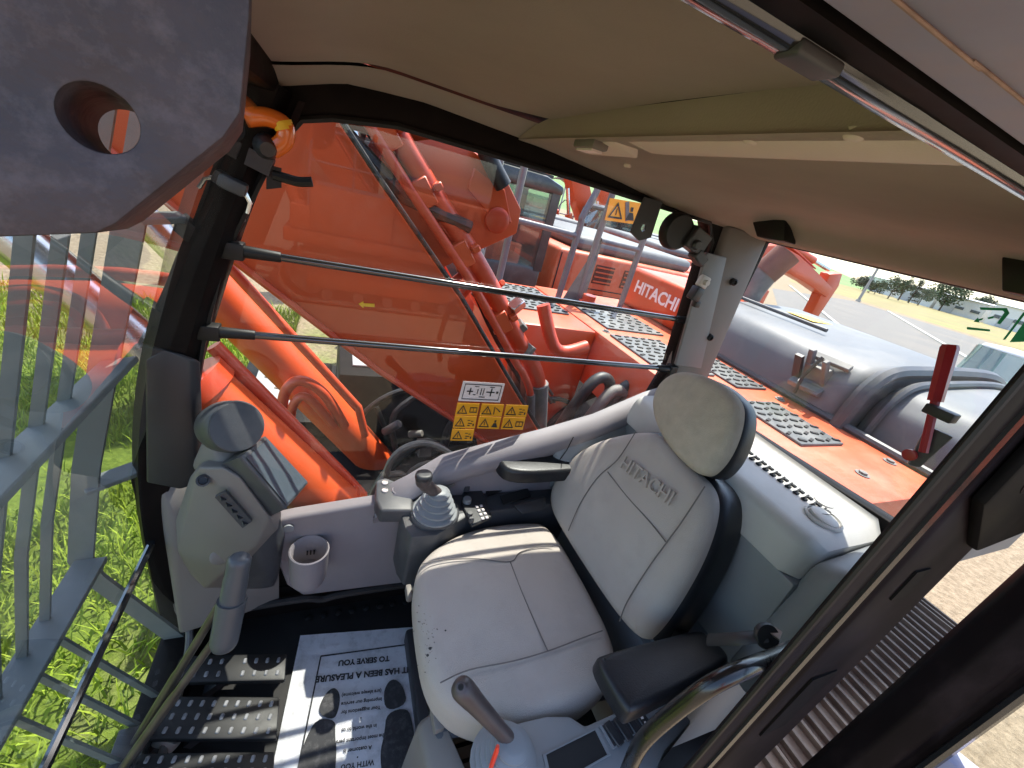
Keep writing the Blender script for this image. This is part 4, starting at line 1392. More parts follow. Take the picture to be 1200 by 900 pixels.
mb = MB(); c = W(273, 217, Y=.945); mb.box(c, (.045, .03, .024), (0, R(15), 0)); mb.bevel(.006, 2); ob('pillar_catch', mb, M['char'], ap)
mb = MB(); mb.tube([W(287, 226, Y=.95), W(293, 238, Y=.95), W(290, 250, Y=.95)], .004, 8); ob('catch_pin', mb, M['steel'], ap)
mb = MB(); mb.tube(spline([W(320, 205, Y=.96), W(335, 209, Y=.96), W(350, 213, Y=.96), W(366, 213, Y=.96)], 4), .009, 8); mb.hull([W(312, 192, Y=.96), W(330, 197, Y=.96), W(330, 220, Y=.96), W(312, 222, Y=.96), W(314, 195, Y=.99), W(328, 215, Y=.99)]); ob('grab_hook', mb, M['rubber'], ap)
mb = MB(); mb.tube(spline([W(288, 138, Y=.95), W(312, 137, Y=.95), W(333, 147, Y=.95), W(333, 165, Y=.95), W(318, 176, Y=.95)], 5), .0155, 12); ob('amber_reflection', mb, M['amber'], ap)  # orange reflection by the pillar, modelled as a solid curved tube
mb = MB(); mb.tube([W(330, 142, Y=.95), W(334, 152, Y=.95)], .0165, 12); ob('reflection_band', mb, M['yellow'], ap)  # yellow band of the same reflection, also solid
mb = MB(); mb.lathe(W(312, 172, Y=.955), (.2, -1, -.1), [(.02, -.03), (.022, 0), (.016, .02), (.012, .03)], 14); mb.box(W(305, 190, Y=.965), (.04, .03, .03), (0, .3, 0)); ob('reflection_mount', mb, M['dark'], ap)  # mount added to carry the reflection tube
mb = MB(); mb.hull([W(350, 118, Y=.97), W(358, 120, Y=.97), W(345, 152, Y=.97), W(335, 150, Y=.97), W(352, 118, Y=.99), W(338, 152, Y=.99)]); ob('strap', mb, M['brown'], ap)

# ---- windscreen, its seal and lower pane
wsp = [(-.13, 1.44), (-.158, 1.343), (-.232, 1.147), (-.318, .88), (-.372, .66), (-.385, .5), (-.385, .42)]
wss = spline([V((a, 0, b)) for a, b in wsp], 5)
mb = MB()
mb.grid(lambda u, v: V((wss[int(round(u * (len(wss) - 1)))].x, .22 + .745 * v, wss[int(round(u * (len(wss) - 1)))].z)), len(wss) - 1, 6)
ob('windscreen_pane', mb, M['glass_front'], cab, ang=180)
low = [(-.383, .41), (-.378, .3), (-.365, .2), (-.34, .11), (-.31, .05)]
ls = spline([V((a, 0, b)) for a, b in low], 4)
mb = MB()
mb.grid(lambda u, v: V((ls[int(round(u * (len(ls) - 1)))].x, .22 + (.74 - .03 * max(0, u - .6)) * v, ls[int(round(u * (len(ls) - 1)))].z)), len(ls) - 1, 6)
ob('lower_front_pane', mb, M['glass_front'], cab, ang=180)
mb = MB(); mb.tube([V((-.38, .2, .415)), V((-.381, .6, .416)), V((-.38, .965, .415))], .0085, 8); sl = ob('windscreen_seal', mb, M['rubber_shine'], cab)
mb = MB(); mb.tube([V((p.x, .962, p.z)) for p in wss], .008, 8); ob('windscreen_seal', mb, M['rubber'], cab)
mb = MB(); mb.tube(spline([(-.383, .962, .4), (-.375, .96, .25), (-.35, .95, .13), (-.32, .9, .07), (-.31, .7, .05), (-.31, .22, .05)], 5), .009, 8); ob('lower_pane_edge', mb, M['cloth'], cab)
mb = MB(); mb.bb((-.4, .16, -.05), (-.3, 1.0, .045)); mb.bevel(.012); ob('front_sill', mb, M['black'], cab)
mb = MB(); mb.beam((-.14, .14, 1.49), (-.14, 1.03, 1.49), .07, .08); mb.bevel(.01); ob('front_header', mb, M['black'], cab)
# front left pillar, just beside the door opening
mb = MB(); mb.tube([V((p.x, .19, p.z)) for p in wss] + [V((-.36, .19, .0))], .035, 10); ob('front_left_pillar', mb, M['black'], cab)

# ---- rear right pillar with fittings
mb = MB(); mb.hull([V(p) for p in ((1.045, .97, 1.455), (1.12, .955, 1.455), (1.19, .95, 1.455), (1.2, 1.02, 1.455), (1.03, 1.02, 1.455), (1.1, .97, .86), (1.17, .95, .86), (1.235, .95, .86), (1.245, 1.02, .86), (1.09, 1.02, .86))]); mb.bevel(.01)
rpil = ob('rear_pillar', mb, M['pod'], cab)
mb = MB(); mb.prism([W(829, 296, Y=.948), W(852, 302, Y=.948), W(822, 432, Y=.948), W(792, 428, Y=.948)], (0, .012, 0)); mb.bevel(.003); ob('pillar_plate', mb, M['plate_grey'], rpil)
for px, py in ((861, 331), (833, 396)):
    c = W(px, py, Y=.943); mb = MB(); mb.lathe(c, (-.2, -1, 0), [(.011, -.012), (.011, 0), (.007, .002), (.006, -.003)], 14); ob('pillar_bolt', mb, M['rubber'], rpil)
c = W(824, 330, Y=.945); mb = MB(); mb.box(c, (.035, .018, .035), (0, .2, 0)); mb.bevel(.004); mb.cyl(c + V((0, -.02, 0)), c, .008, n=10); ob('bracket', mb, M['grey'], rpil)
c = W(815, 344, Y=.94); mb = MB(); mb.box(c, (.03, .03, .04), (0, .2, 0)); mb.box(c + V((.02, 0, -.03)), (.02, .02, .02)); mb.bevel(.004); ob('clip', mb, M['dark'], rpil)
# coat hook and roller at the rear top corner of the side window
c = W(790, 280, Y=.965)
mb = MB(); mb.lathe(c + V((-.005, -.02, .02)), (0, 1, 0), [(.044, 0), (.049, .01), (.049, .03), (.03, .034)], 24); rl = ob('belt_roller', mb, M['rubber'], cab)
mb = MB(); mb.box(c + V((.06, -.015, .01)), (.07, .04, .06), (0, .3, 0)); mb.box(c + V((.09, -.02, -.03)), (.05, .035, .03), (0, .5, 0)); mb.cyl(c + V((.05, -.045, .0)), c + V((.05, .0, .0)), .014, n=10); mb.bevel(.004, 1); ob('mount', mb, M['dark'], rl)
c = W(756, 262, Y=.97)
mb = MB(); mb.ring([c + V((-.03, 0, .06)), c + V((.03, 0, .06)), c + V((.035, 0, -.03)), c + V((0, 0, -.045)), c + V((-.035, 0, -.03))], [c + V((-.006, 0, -.003)), c + V((.006, 0, -.003)), c + V((.008, 0, -.015)), c + V((0, 0, -.022)), c + V((-.008, 0, -.015))], (0, .005, 0)); ob('bracket_plate', mb, M['dark'], rl)

# ---- rear wall: window frame, pane
ri = [(.985, 1.441), (.6, 1.44), (.31, 1.441), (.26, 1.41), (.26, .98), (.3, .93), (.6, .915), (.99, .9)]
ro = [(1.05, 1.53), (.6, 1.53), (.3, 1.53), (.21, 1.5), (.21, .9), (.21, .6), (.6, .55), (1.05, .6)]
mb = MB(); mb.ring([V((1.2, y, z)) for y, z in ro], [V((1.2, y, z)) for y, z in ri], (.05, 0, 0)); mb.bevel(.006); ob('rear_window_frame', mb, M['black'], cab)
mb = MB(); mb.prism([V((1.225, y, z)) for y, z in [(a + (.01 if a > .6 else -.01), b + (.01 if b > 1.2 else -.01)) for a, b in ri]], (.0006, 0, 0)); rg = ob('rear_window_pane', mb, M['glass_rear'], cab)
mb = MB(); mb.bb((1.2, .21, -.05), (1.26, 1.05, .6)); ob('rear_wall', mb, M['black'], cab)
# green emergency exit decal printed on the rear pane
gx = 1.221
def gp(px, py):
    return W(px, py, X=gx)
for poly in (([(1148, 360), (1180, 361), (1183, 367), (1172, 380), (1168, 379), (1177, 366), (1175, 364), (1149, 363)]),
             ([(1141, 377), (1146, 372), (1147, 374), (1152, 372.5), (1151, 375), (1147, 376), (1148, 378)]),
             ([(1157, 372), (1165, 370), (1164, 373), (1158, 374)]),
             ([(1133, 383), (1160, 386), (1160, 388.5), (1133, 386)]),
             ([(1199, 366), (1203, 366), (1178, 398), (1175, 398)]),
             ([(1204, 372), (1215, 376), (1215, 400), (1183, 401)])):
    mb = MB(); mb.prism([gp(*p) for p in poly], (.0006, 0, 0)); ob('exit_decal', mb, M['green'], rg)

# ---- door side: roof rail, seal, rear post
mb = MB(); mb.bb((-.3, .06, 1.478), (1.3, .137, 1.53)); mb.bevel(.004)
rail_o = ob('roof_rail', mb, M['rail'], cab)
mb = MB(); mb.tube(spline([(-.2, .116, 1.4775), (.1, .1165, 1.4775), (.2, .116, 1.477), (.3, .1155, 1.4775), (1.2, .116, 1.4775)], 6), .0007, 6); ob('rust_streak', mb, M['rust_line'], rail_o)
mb = MB(); mb.bb((-.25, .139, 1.4775), (1.2, .1525, 1.54)); ob('rail_channel', mb, M['black'], cab)
mb = MB()
sec = [(.153, 1.476), (.157, 1.4735), (.163, 1.473), (.167, 1.4755), (.169, 1.483), (.168, 1.52), (.154, 1.52)]
rings = []
for k in range(30):
    x = -.25 + 1.45 * k / 29
    w = .0007 * math.sin(k * 1.7) + .0005 * math.sin(k * 4.1)
    rings.append([V((x, a + w, b + w * .6)) for a, b in sec])
mb.loft(rings)
ob('door_seal', mb, M['rubber_shine'], cab, ang=60)
c = V((.165, .1575, 1.4745)); mb = MB(); mb.bb((.160, .1525, 1.4722), (.188, .1655, 1.478)); mb.bevel(.0018, 3); ob('seal_clip', mb, M['hooddk'], cab)
# rear door post
mb = MB()
mb.prism([V(p) for p in ((.6, .160, -.05), (.612, .155, -.05), (.69, .153, -.05), (.7, .158, -.05), (.715, .158, -.05), (.72, .152, -.05), (.9, .148, -.05), (.93, .1545, -.05), (.955, .162, -.05), (.96, .225, -.05), (.85, .215, -.05), (.62, .164, -.05))], (0, 0, 1.53)); mb.bevel(.003, 1, 20)
bp = ob('rear_door_post', mb, M['brown'], cab)
mb = MB(); mb.tube([V((.607, .1565, z)) for z in (0, .4, .8, 1.2, 1.47)], .0045, 8); ob('post_seal', mb, M['rubber'], bp)
mb = MB(); mb.tube([V((.665, .1525, z)) for z in (0, .5, 1.0, 1.47)], .006, 6); ob('post_seam', mb, M['rubber_shine'], bp)
mb = MB(); mb.bb((.76, .1475, .62), (.83, .1505, .8)); ob('post_label', mb, M['black'], bp)
mb = MB(); mb.bb((.77, .1475, 1.0), (.81, .1505, 1.06)); ob('post_label', mb, M['black'], bp)

# ---- open door swung out behind the rear post
door = thing('cab_door', 'open dark brown cab door swung back behind the rear door post', 'door', (1.08, .07, 0))
hx, hy = 1.1, .07
dv = V((.32, -.95, 0)).normalized()
dn = V((dv.y, -dv.x, 0))
def dp(s, n, z):
    return V((hx, hy, 0)) + dv * s + dn * n + V((0, 0, z))
mb = MB(); mb.prism([dp(-.05, -.035, -.1), dp(-.05, .01, -.1), dp(-.02, .035, -.1), dp(.02, .03, -.1), dp(.03, .012, -.1), dp(.06, .012, -.1), dp(.06, -.035, -.1)], (0, 0, 1.6)); mb.bevel(.006, 2, 20); ob('hinge_stile', mb, M['brown'], door)
mb = MB(); mb.prism([dp(.84, -.03, -.1), dp(.84, .03, -.1), dp(.92, .03, -.1), dp(.92, -.03, -.1)], (0, 0, 1.6)); mb.bevel(.006); ob('latch_stile', mb, M['brown'], door)
mb = MB(); mb.prism([dp(.05, -.03, -.1), dp(.05, .02, -.1), dp(.86, .02, -.1), dp(.86, -.03, -.1)], (0, 0, .75)); mb.bevel(.01); ob('lower_panel', mb, M['rail'], door)
mb = MB(); mb.prism([dp(.05, -.03, 1.42), dp(.05, .03, 1.42), dp(.86, .03, 1.42), dp(.86, -.03, 1.42)], (0, 0, .08)); ob('top_rail', mb, M['brown'], door)
mb = MB(); mb.prism([dp(.05, -.003, .64), dp(.05, .003, .64), dp(.86, .003, .64), dp(.86, -.003, .64)], (0, 0, .8)); ob('door_pane', mb, M['glass'], door)
mb = MB(); mb.tube([dp(.045, .028, z) for z in (0, .4, .8, 1.2)], .009, 8); ob('door_seal', mb, M['rubber_shine'], door)
mb = MB(); mb.bb((.93, .06, 1.16), (1.12, .16, 1.28)); mb.bevel(.012); mb2_ = mb; hg = ob('hinge', mb, M['black'], door)
mb = MB(); mb.cyl((1.1, .05, 1.1), (1.1, .05, 1.3), .03, n=16); ob('hinge_pin', mb, M['black'], door)
# dark hinge plate with a round boss on the post
mb = MB(); mb.hull([V(p) for p in ((.72, .15, 1.36), (1.0, .15, 1.36), (1.0, .15, 1.12), (.86, .15, 1.1), (.72, .15, 1.2), (.72, .135, 1.36), (1.0, .135, 1.36), (1.0, .135, 1.12), (.86, .135, 1.1), (.72, .135, 1.2))]); mb.bevel(.005); hp = ob('hinge_plate', mb, M['black'], bp)
mb = MB(); mb.lathe((.8, .136, 1.235), (0, -1, 0), [(.02, 0), (.02, .002), (.015, .003), (.014, .001)], 20); ob('boss', mb, M['brown'], hp)

# ---- emergency hammer by the rear window
ham = thing('emergency_hammer', 'red emergency hammer in a dark holder at the rear window edge', 'hammer', W(1075, 560, X=1.12))
a, b_, c_ = W(1114, 404, X=1.12), W(1096, 470, X=1.12), W(1082, 530, X=1.12)
mb = MB(); mb.tube([a, a.lerp(b_, .06), b_], [.012, .0145, .0125], 6); mb.cyl(b_, c_, .008, n=8); ob('handle', mb, M['red'], ham)
mb = MB(); d = (c_ - a).normalized(); mb.hull([W(1086, 498, X=1.13), W(1118, 512, X=1.13), W(1078, 548, X=1.13), W(1062, 545, X=1.13), W(1086, 498, X=1.17), W(1118, 512, X=1.17), W(1078, 548, X=1.17), W(1064, 540, X=1.17)]); mb.bevel(.004); ob('holder', mb, M['char'], ham)
mb = MB(); mb.beam(W(1086, 477, X=1.11), W(1120, 492, X=1.11), .03, .02); mb.bevel(.003); ob('holder_clip', mb, M['dark'], ham)
mb = MB(); mb.lathe(W(1067, 533, X=1.12), (-1, 0, 0), [(.012, 0), (.012, .008), (.007, .009)], 14); ob('hammer_head', mb, M['red'], ham)

# ---- thick steel lug with a hole hanging at the front of the door opening
lug = thing('steel_lug', 'thick dusty purple steel plate with a round hole, close by at upper left', 'bracket', W(150, 0, Y=.13))
c = W(120, 120, Y=.13)
n = ((CAM - c).normalized() + V((-.2, 0, 0)) + V((0, 0, .12))).normalized()
u = V((0, 0, 1)).cross(n).normalized()
vv_ = n.cross(u)
outp = [WP(x, y, c, n) for x, y in ((300, -260), (292, 20), (281, 132), (262, 160), (135, 262), (112, 273), (-40, 279), (-230, 290))]
def on_lug(x, z):
    return V((x, c.y - (n.x * (x - c.x) + n.z * (z - c.z)) / n.y, z))
outp = [on_lug(-.088, 1.483), on_lug(-.02, 1.483)] + outp
hc = WP(116, 139, c, n)
hr = (WP(160, 170, c, n) - WP(72, 105, c, n)).length / 2
mb = MB()
NH = 40
hole = [hc + (u * math.cos(2 * math.pi * k / NH) + vv_ * math.sin(2 * math.pi * k / NH)) * hr for k in range(NH)]
# outer loop resampled by the same angles
def ray_out(ang):
    dirv = V((math.cos(ang), math.sin(ang)))
    best = None
    P2 = [V(((p - hc).dot(u), (p - hc).dot(vv_))) for p in outp]
    for i in range(len(P2)):
        a2, b2_ = P2[i], P2[(i + 1) % len(P2)]
        e = b2_ - a2
        den = dirv.x * e.y - dirv.y * e.x
        if abs(den) < 1e-9:
            continue
        t = (a2.x * e.y - a2.y * e.x) / den
        s = (a2.x * dirv.y - a2.y * dirv.x) / den
        if t > 0 and -1e-6 <= s <= 1 + 1e-6 and (best is None or t < best):
            best = t
    return best
P2 = [V(((p - hc).dot(u), (p - hc).dot(vv_))) for p in outp]
angs = sorted([math.atan2(p.y, p.x) for p in P2] + [2 * math.pi * k / NH - math.pi for k in range(NH)])
ring_o = [hc + (u * math.cos(a) + vv_ * math.sin(a)) * ray_out(a) for a in angs]
ring_i = [hc + (u * math.cos(a) + vv_ * math.sin(a)) * hr for a in angs]
mb.ring(ring_o, ring_i, -n * .03); mb.bevel(.0011, 2, 40)
ob('plate', mb, M['plate'], lug)
mb = MB(); mb.tube([on_lug(-.086, 1.477) + n * .002, on_lug(-.055, 1.4765) + n * .003, on_lug(-.022, 1.477) + n * .002], .003, 8); ob('weld_bead', mb, M['plate'], lug)

# ================================================================== front guard of flat bars
guard = thing('front_guard', 'grey green steel bar guard mounted ahead of the windscreen', 'guard', (-.45, .6, .3))
gpr = [(-.235, 1.5), (-.3, 1.25), (-.385, .92), (-.45, .66), (-.5, .39), (-.49, .33), (-.36, .06), (-.24, -.2)]
def gprof(off=0):
    return [V((a + off, 0, b)) for a, b in gpr]
for k, y in enumerate([.235, .315, .395, .47, .55, .625, .70, .775]):
    mb = MB()
    pts = gprof()
    f = [V((p.x, y, p.z)) for p in pts]
    dep = []
    for i, p in enumerate(f):
        t = (f[min(i + 1, len(f) - 1)] - f[max(i - 1, 0)]).normalized()
        dep.append(p + V((t.z, 0, -t.x)) * (.015 if t.z < 0 else -.015) * 1.0)
    mb.loft([[a, b, b + V((0, .007, 0)), a + V((0, .007, 0))] for a, b in zip(f, dep)])
    ob('guard_bar', mb, M['guard'], guard, ang=25)
for (a, b, wd) in ((-.372, .925, .055), (-.492, .39, .055), (-.33, .0, .05), (-.25, 1.44, .05)):
    mb = MB(); mb.beam((a, .2, b), (a, .93, b), .06 if b > .1 else .05, .012, (-.28, 0, 1) if b > .5 else ((-.05, 0, 1) if b > .2 else (.5, 0, 1))); mb.bevel(.002, 1); ob('cross_bar', mb, M['guard'], guard)
for y in (.2, .93):
    f = [V((p.x, y, p.z)) for p in gprof(-.035)]
    dep = [p + V((.045, 0, .0)) for p in f]
    mb = MB(); mb.loft([[a, b, b + V((0, .01, 0)), a + V((0, .01, 0))] for a, b in zip(f, dep)]); ob('end_plate', mb, M['guard'], guard, ang=25)
for z in (1.2, .6):
    x = -.2 if z > 1 else -.36
    mb = MB(); mb.beam((x - .12, .94, z), (x + .02, 1.03, z + .02), .05, .012); mb.bevel(.002, 1); ob('mount_bracket', mb, M['guard'], guard)
# ================================================================== interior trim: side wall, rear shelf
trim = thing('side_console', 'lilac grey moulded trim under the side window with cup holder', 'console', (.3, .95, 0))
TY = .955
top = [W(*p, Y=TY) for p in ((318, 612), (345, 606), (440, 590), (478, 571), (520, 546), (580, 530), (640, 514), (700, 496), (760, 470), (785, 462))]
bot = [V((1.18, TY, .86)), V((1.18, TY, .1)), V((.3, TY, .1)), V((-.04, TY, .11)), V((-.085, TY, .17)), V((-.125, TY, .34))]
mb = MB(); mb.prism(top + bot, (0, .045, 0)); mb.bevel(.012, 3); ob('side_panel', mb, M['lilac'], trim)
# ledge along the window
mb = MB()
rings = []
for p in top[2:]:
    rings.append([p + V((0, .04, .012)), p + V((0, -.01, .006)), p + V((0, -.03, -.03)), p + V((0, -.012, -.07)), p + V((0, .03, -.07))])
mb.loft(rings); ob('window_ledge', mb, M['lilac'], trim, ang=60)
# darker quarter trim towards the rear corner
mb = MB(); mb.hull([V(p) for p in ((.68, .95, .69), (1.05, .955, .85), (1.15, .93, .87), (1.15, .86, .8), (.95, .88, .7), (.72, .9, .62), (.72, .95, .5), (1.15, .95, .5))]); mb.bevel(.02, 3); ob('quarter_trim', mb, M['grey_mid'], trim)
mb = MB(); mb.tube([W(672, 512, Y=.92), W(664, 528, Y=.92), W(655, 540, Y=.92)], .0016, 6); ob('panel_seam', mb, M['slot'], trim)
mb = MB(); mb.bb((-.35, .985, -.0), (1.2, 1.0, .13)); ob('kick_panel', mb, M['black'], trim)
mb = MB(); mb.tube(spline([(-.3, .95, .1), (-.05, .952, .105), (.02, .955, .085), (.1, .955, .095), (.5, .955, .095)], 5), .012, 8); ob('carpet_edge', mb, M['floor'], trim)
# cup holder
cc = W(362, 657, Y=.905)
cc.z = .30
mb = MB(); mb.lathe((cc.x, .905, .25), (0, 0, 1), [(.028, 0), (.046, .01), (.05, .05), (.052, .125), (.049, .128), (.044, .12), (.04, .04), (.0, .035)], 28); cup = ob('cup_holder', mb, M['lilac'], trim)
mb = MB()
for k in range(3):
    mb.box((cc.x - .006 + .009 * k, .938, .325), (.004, .006, .012))
ob('cup_vent', mb, M['slot'], cup)
c = W(338, 620, Y=.948); mb = MB(); mb.lathe(c, (0, -1, 0), [(.014, -.004), (.014, .001), (.011, .002)], 16); ob('blank_plug', mb, M['grey_mid'], trim)
c = W(440, 605, Y=.95); mb = MB(); mb.lathe(c, (0, -1, 0), [(.006, 0), (.006, .004), (.004, .004)], 10); ob('screw', mb, M['dark'], trim)

rear = thing('rear_shelf', 'pale grey rear shelf with air vents behind the seat', 'shelf', (1.05, .6, .5))
SZ = .9
mb = MB()
pf = [(1.2, SZ + .02), (1.17, SZ + .005), (1.0, SZ), (.955, SZ - .006), (.935, SZ - .03), (.925, .81), (.925, .8)]
rings = [[V((x, y, z)) for x, z in spline([V((a, b, 0)) for a, b in pf], 3) and [(p.x, p.y) for p in spline([V((a, b, 0)) for a, b in pf], 3)]] + [V((1.0, y, .8)), V((1.2, y, .8))] for y in (.31, .34, .4, .5, .7, .94)]
# rounded near end
for p in rings[0]:
    p.z = .8 + (p.z - .8) * .8; p.x = 1.1 + (p.x - 1.1) * .82
mb.loft(rings); ob('shelf_top', mb, M['grey'], rear, ang=50)
mb = MB(); mb.bb((.932, .3, .5), (1.2, .95, .797)); mb.bevel(.008); ob('rear_panel', mb, M['grey_mid'], rear)
mb = MB(); mb.bb((.82, .3, .42), (1.2, .95, .497)); mb.bevel(.012); ob('storage_tray', mb, M['grey_mid'], rear)
for k in range(4):
    mb = MB(); mb.bb((.84, .34 + .15 * k, .497), (.925, .36 + .15 * k, .505)); mb.bevel(.003); ob('tray_rib', mb, M['grey_mid'], rear)
mb = MB(); mb.hull([V(p) for p in ((.76, .3, .1), (1.2, .3, .1), (.8, .3, .42), (1.2, .3, .42), (.76, .95, .1), (1.2, .95, .1), (.8, .95, .42), (1.2, .95, .42))]); ob('rear_base', mb, M['grey_mid'], rear)
mb = MB(); mb.hull([V(p) for p in ((.93, .235, .9), (1.2, .235, .93), (1.2, .31, .9), (.95, .31, .86), (.9, .22, .5), (1.2, .22, .5), (.9, .31, .5), (1.2, .31, .5))]); mb.bevel(.03, 3); ob('end_trim', mb, M['grey_mid'], rear)
# row of vent slots
for k in range(11):
    a = V((1.085, .62 - .0225 * k, SZ + .0042))
    mb = MB()
    mb.box(a, (.04, .004, .004), (0, 0, R(14)))
    mb.box(a + V((-.012, -.005, 0)), (.012, .011, .004))
    mb.box(a + V((.012, -.005, 0)), (.01, .009, .004))
    ob('vent_slot', mb, M['slot'], rear)
c = V((1.055, .375, SZ + .001))
mb = MB(); mb.lathe(c, (0, 0, 1), [(.04, 0), (.04, .005), (.036, .008), (.034, .003), (.001, .003)], 32); vt = ob('round_vent', mb, M['grey'], rear)
mb = MB(); mb.lathe(c + V((0, 0, .002)), (.1, -.1, 1), [(.031, 0), (.031, .006), (.027, .009), (.001, .01)], 32); ob('vent_disc', mb, M['grey'], vt)
mb = MB(); mb.beam(c + V((-.026, .008, .0125)), c + V((.026, -.004, .0125)), .0014, .001); ob('disc_groove', mb, M['slot'], vt)
mb = MB(); mb.lathe((1.13, .42, SZ + .003), (0, 0, 1), [(.022, 0), (.022, .002), (.02, .003)], 24); ob('blank_cover', mb, M['grey'], rear)
mb = MB(); mb.hull([V((.94, .285, .5)), V((.99, .25, .5)), V((.95, .25, .56)), V((.98, .285, .55)), V((.96, .27, .58))]); mb.bevel(.008); ob('tie_down', mb, M['dark'], rear)

# ================================================================== operator seat
seat = thing('operator_seat', 'beige grey fabric operator seat with headrest in the middle of the cab', 'seat', (.5, .62, 0))
ZS = .48
co = [(.225, .44), (.222, .60), (.235, .73), (.30, .80), (.43, .855), (.60, .86), (.70, .84), (.71, .62), (.70, .40), (.60, .345), (.44, .325), (.30, .36)]
mb = MB(); mb.pillow([(p.x, p.y) for p in chaikin([V((a, b, 0)) for a, b in co], 3)], (0, 0, ZS - .135), (1, 0, 0), (0, 1, 0), (-.05, 0, 1), .13, .045, .012, 6, 6)
cu = ob('cushion', mb, M['fabric'], seat, ang=70)


def seam(pts, parent, r=.0016, dz=0.0, m='stitch'):
    mb = MB(); mb.tube(spline(pts, 5), r, 6)
    return ob('seam', mb, M[m], parent)


def cz(x, y):
    return ZS + .0065 - (x - .46) * -.0 + .002
def S(px, py):
    p = W(px, py, Z=ZS + .006)
    return p
seam([S(494, 661), S(520, 656), S(560, 655), S(598, 658), S(610, 647), S(636, 640), S(648, 640)], cu)
seam([S(598, 658), S(610, 690), S(625, 725), S(642, 763)], cu)
seam([S(516, 800), S(550, 785), S(600, 775), S(642, 763), S(684, 747), S(706, 739)], cu)
mb = MB(); mb.hull([V(p) for p in ((.235, .38, .36), (.235, .78, .36), (.69, .84, .36), (.69, .36, .36), (.28, .42, .3), (.28, .76, .3), (.66, .8, .3), (.66, .4, .3))]); mb.bevel(.015); ob('seat_pan', mb, M['char'], seat)
mb = MB()
for k in range(5):
    z = .06 + .048 * k
    mb.bb((.3 + .008 * (k % 2), .42 + .008 * (k % 2), z), (.66 - .008 * (k % 2), .78 - .008 * (k % 2), z + .046))
ob('suspension_bellows', mb, M['rubber'], seat)
mb = MB(); mb.bb((.27, .38, 0), (.7, .82, .06)); mb.bevel(.01); ob('seat_base', mb, M['dark'], seat)
# front adjusting lever
mb = MB(); c = W(512, 843, Z=.36); mb.box(c, (.022, .05, .03)); mb.bevel(.006); ob('adjust_lever', mb, M['pod'], seat)
mb = MB(); c = W(479, 695, Z=.36); mb.box(c, (.016, .04, .026)); mb.bevel(.005); ob('adjust_lever', mb, M['pod'], seat)
# backrest
bn_ = V((-1, 0, .30)).normalized()
bu = V((0, -1, 0))
bv = V((.30, 0, 1)).normalized()
bo = V((.665, .62, .44))
def BK(px, py, off=0.0):
    p = WP(px, py, bo + bn_ * (.0 + off), bn_)
    return p
def bc(px, py):
    p = BK(px, py, .0) - bo
    return (p.dot(bu), p.dot(bv))
outl = [bc(*p) for p in ((648, 618), (637, 590), (640, 568), (655, 540), (690, 514), (740, 502), (768, 505), (800, 545), (826, 570), (828, 600), (812, 650), (785, 700), (758, 740), (736, 757))]
outl = [(a, max(b, -.02)) for a, b in outl]
mb = MB(); mb.pillow([(p.x, p.y) for p in chaikin([V((a, b, 0)) for a, b in outl], 3)], bo - bn_ * .105, bu, bv, bn_, .1, .04, .012, 6, 6)
bk = ob('backrest', mb, M['fabric'], seat, ang=70)
def sb(*pts):
    seam([BK(x, y, .006) for x, y in pts], bk)
sb((745, 506), (724, 538), (700, 560), (680, 590), (666, 622))
sb((712, 553), (735, 582), (760, 610), (781, 636))
sb((826, 570), (800, 610), (781, 636), (758, 668), (735, 705), (726, 728))
# plastic back shell
shell = [(a * 1.05 + .0, b * 1.02) for a, b in outl]
mb = MB(); mb.pillow([(p.x, p.y) for p in chaikin([V((a, b, 0)) for a, b in shell], 3)], bo - bn_ * .17, bu, bv, bn_, .125, .04, 0, 5, 3); ob('back_shell', mb, M['vinyl'], seat, ang=70)
a, b = BK(729, 541, .0105), BK(789, 587, .0105)
text('embossed_lettering', 'HITACHI', .052, a.lerp(b, .5) + bn_ * .0015, (b - a), bv, M['emboss'], bk, .0035, sx=(b - a).length / .205)
# headrest
ho = bo + bv * .62 + bn_ * .01
hn = V((-1, 0, .22)).normalized()
hv = V((.22, 0, 1)).normalized()
def hc_(px, py):
    p = WP(px, py, ho, hn) - ho
    return (p.dot(bu), p.dot(hv))
ho_ = [hc_(*p) for p in ((758, 478), (764, 452), (780, 436), (800, 432), (832, 442), (856, 462), (863, 482), (856, 515), (840, 545), (820, 560), (796, 543), (772, 515))]
mb = MB(); mb.pillow([(p.x, p.y) for p in chaikin([V((a, b, 0)) for a, b in ho_], 3)], ho - hn * .06, bu, hv, hn, .06, .028, .012, 6, 5); hd = ob('headrest', mb, M['fabric2'], seat, ang=70)
sh = [(a * 1.02 + .004, b * 1.0) for a, b in ho_]
mb = MB(); mb.pillow([(p.x, p.y) for p in chaikin([V((a, b, 0)) for a, b in sh], 3)], ho - hn * .1, bu, hv, hn, .075, .03, 0, 6, 3); ob('headrest_shell', mb, M['vinyl'], hd, ang=70)
hb = V((sum(a for a, b in ho_) / len(ho_), 0, 0)).x
mb = MB()
for s in (-.04, .04):
    p = ho + bu * (hb + s) - hn * .05
    mb.cyl(p, p - hv * .2, .007, n=8)
ob('headrest_post', mb, M['chrome'], seat)
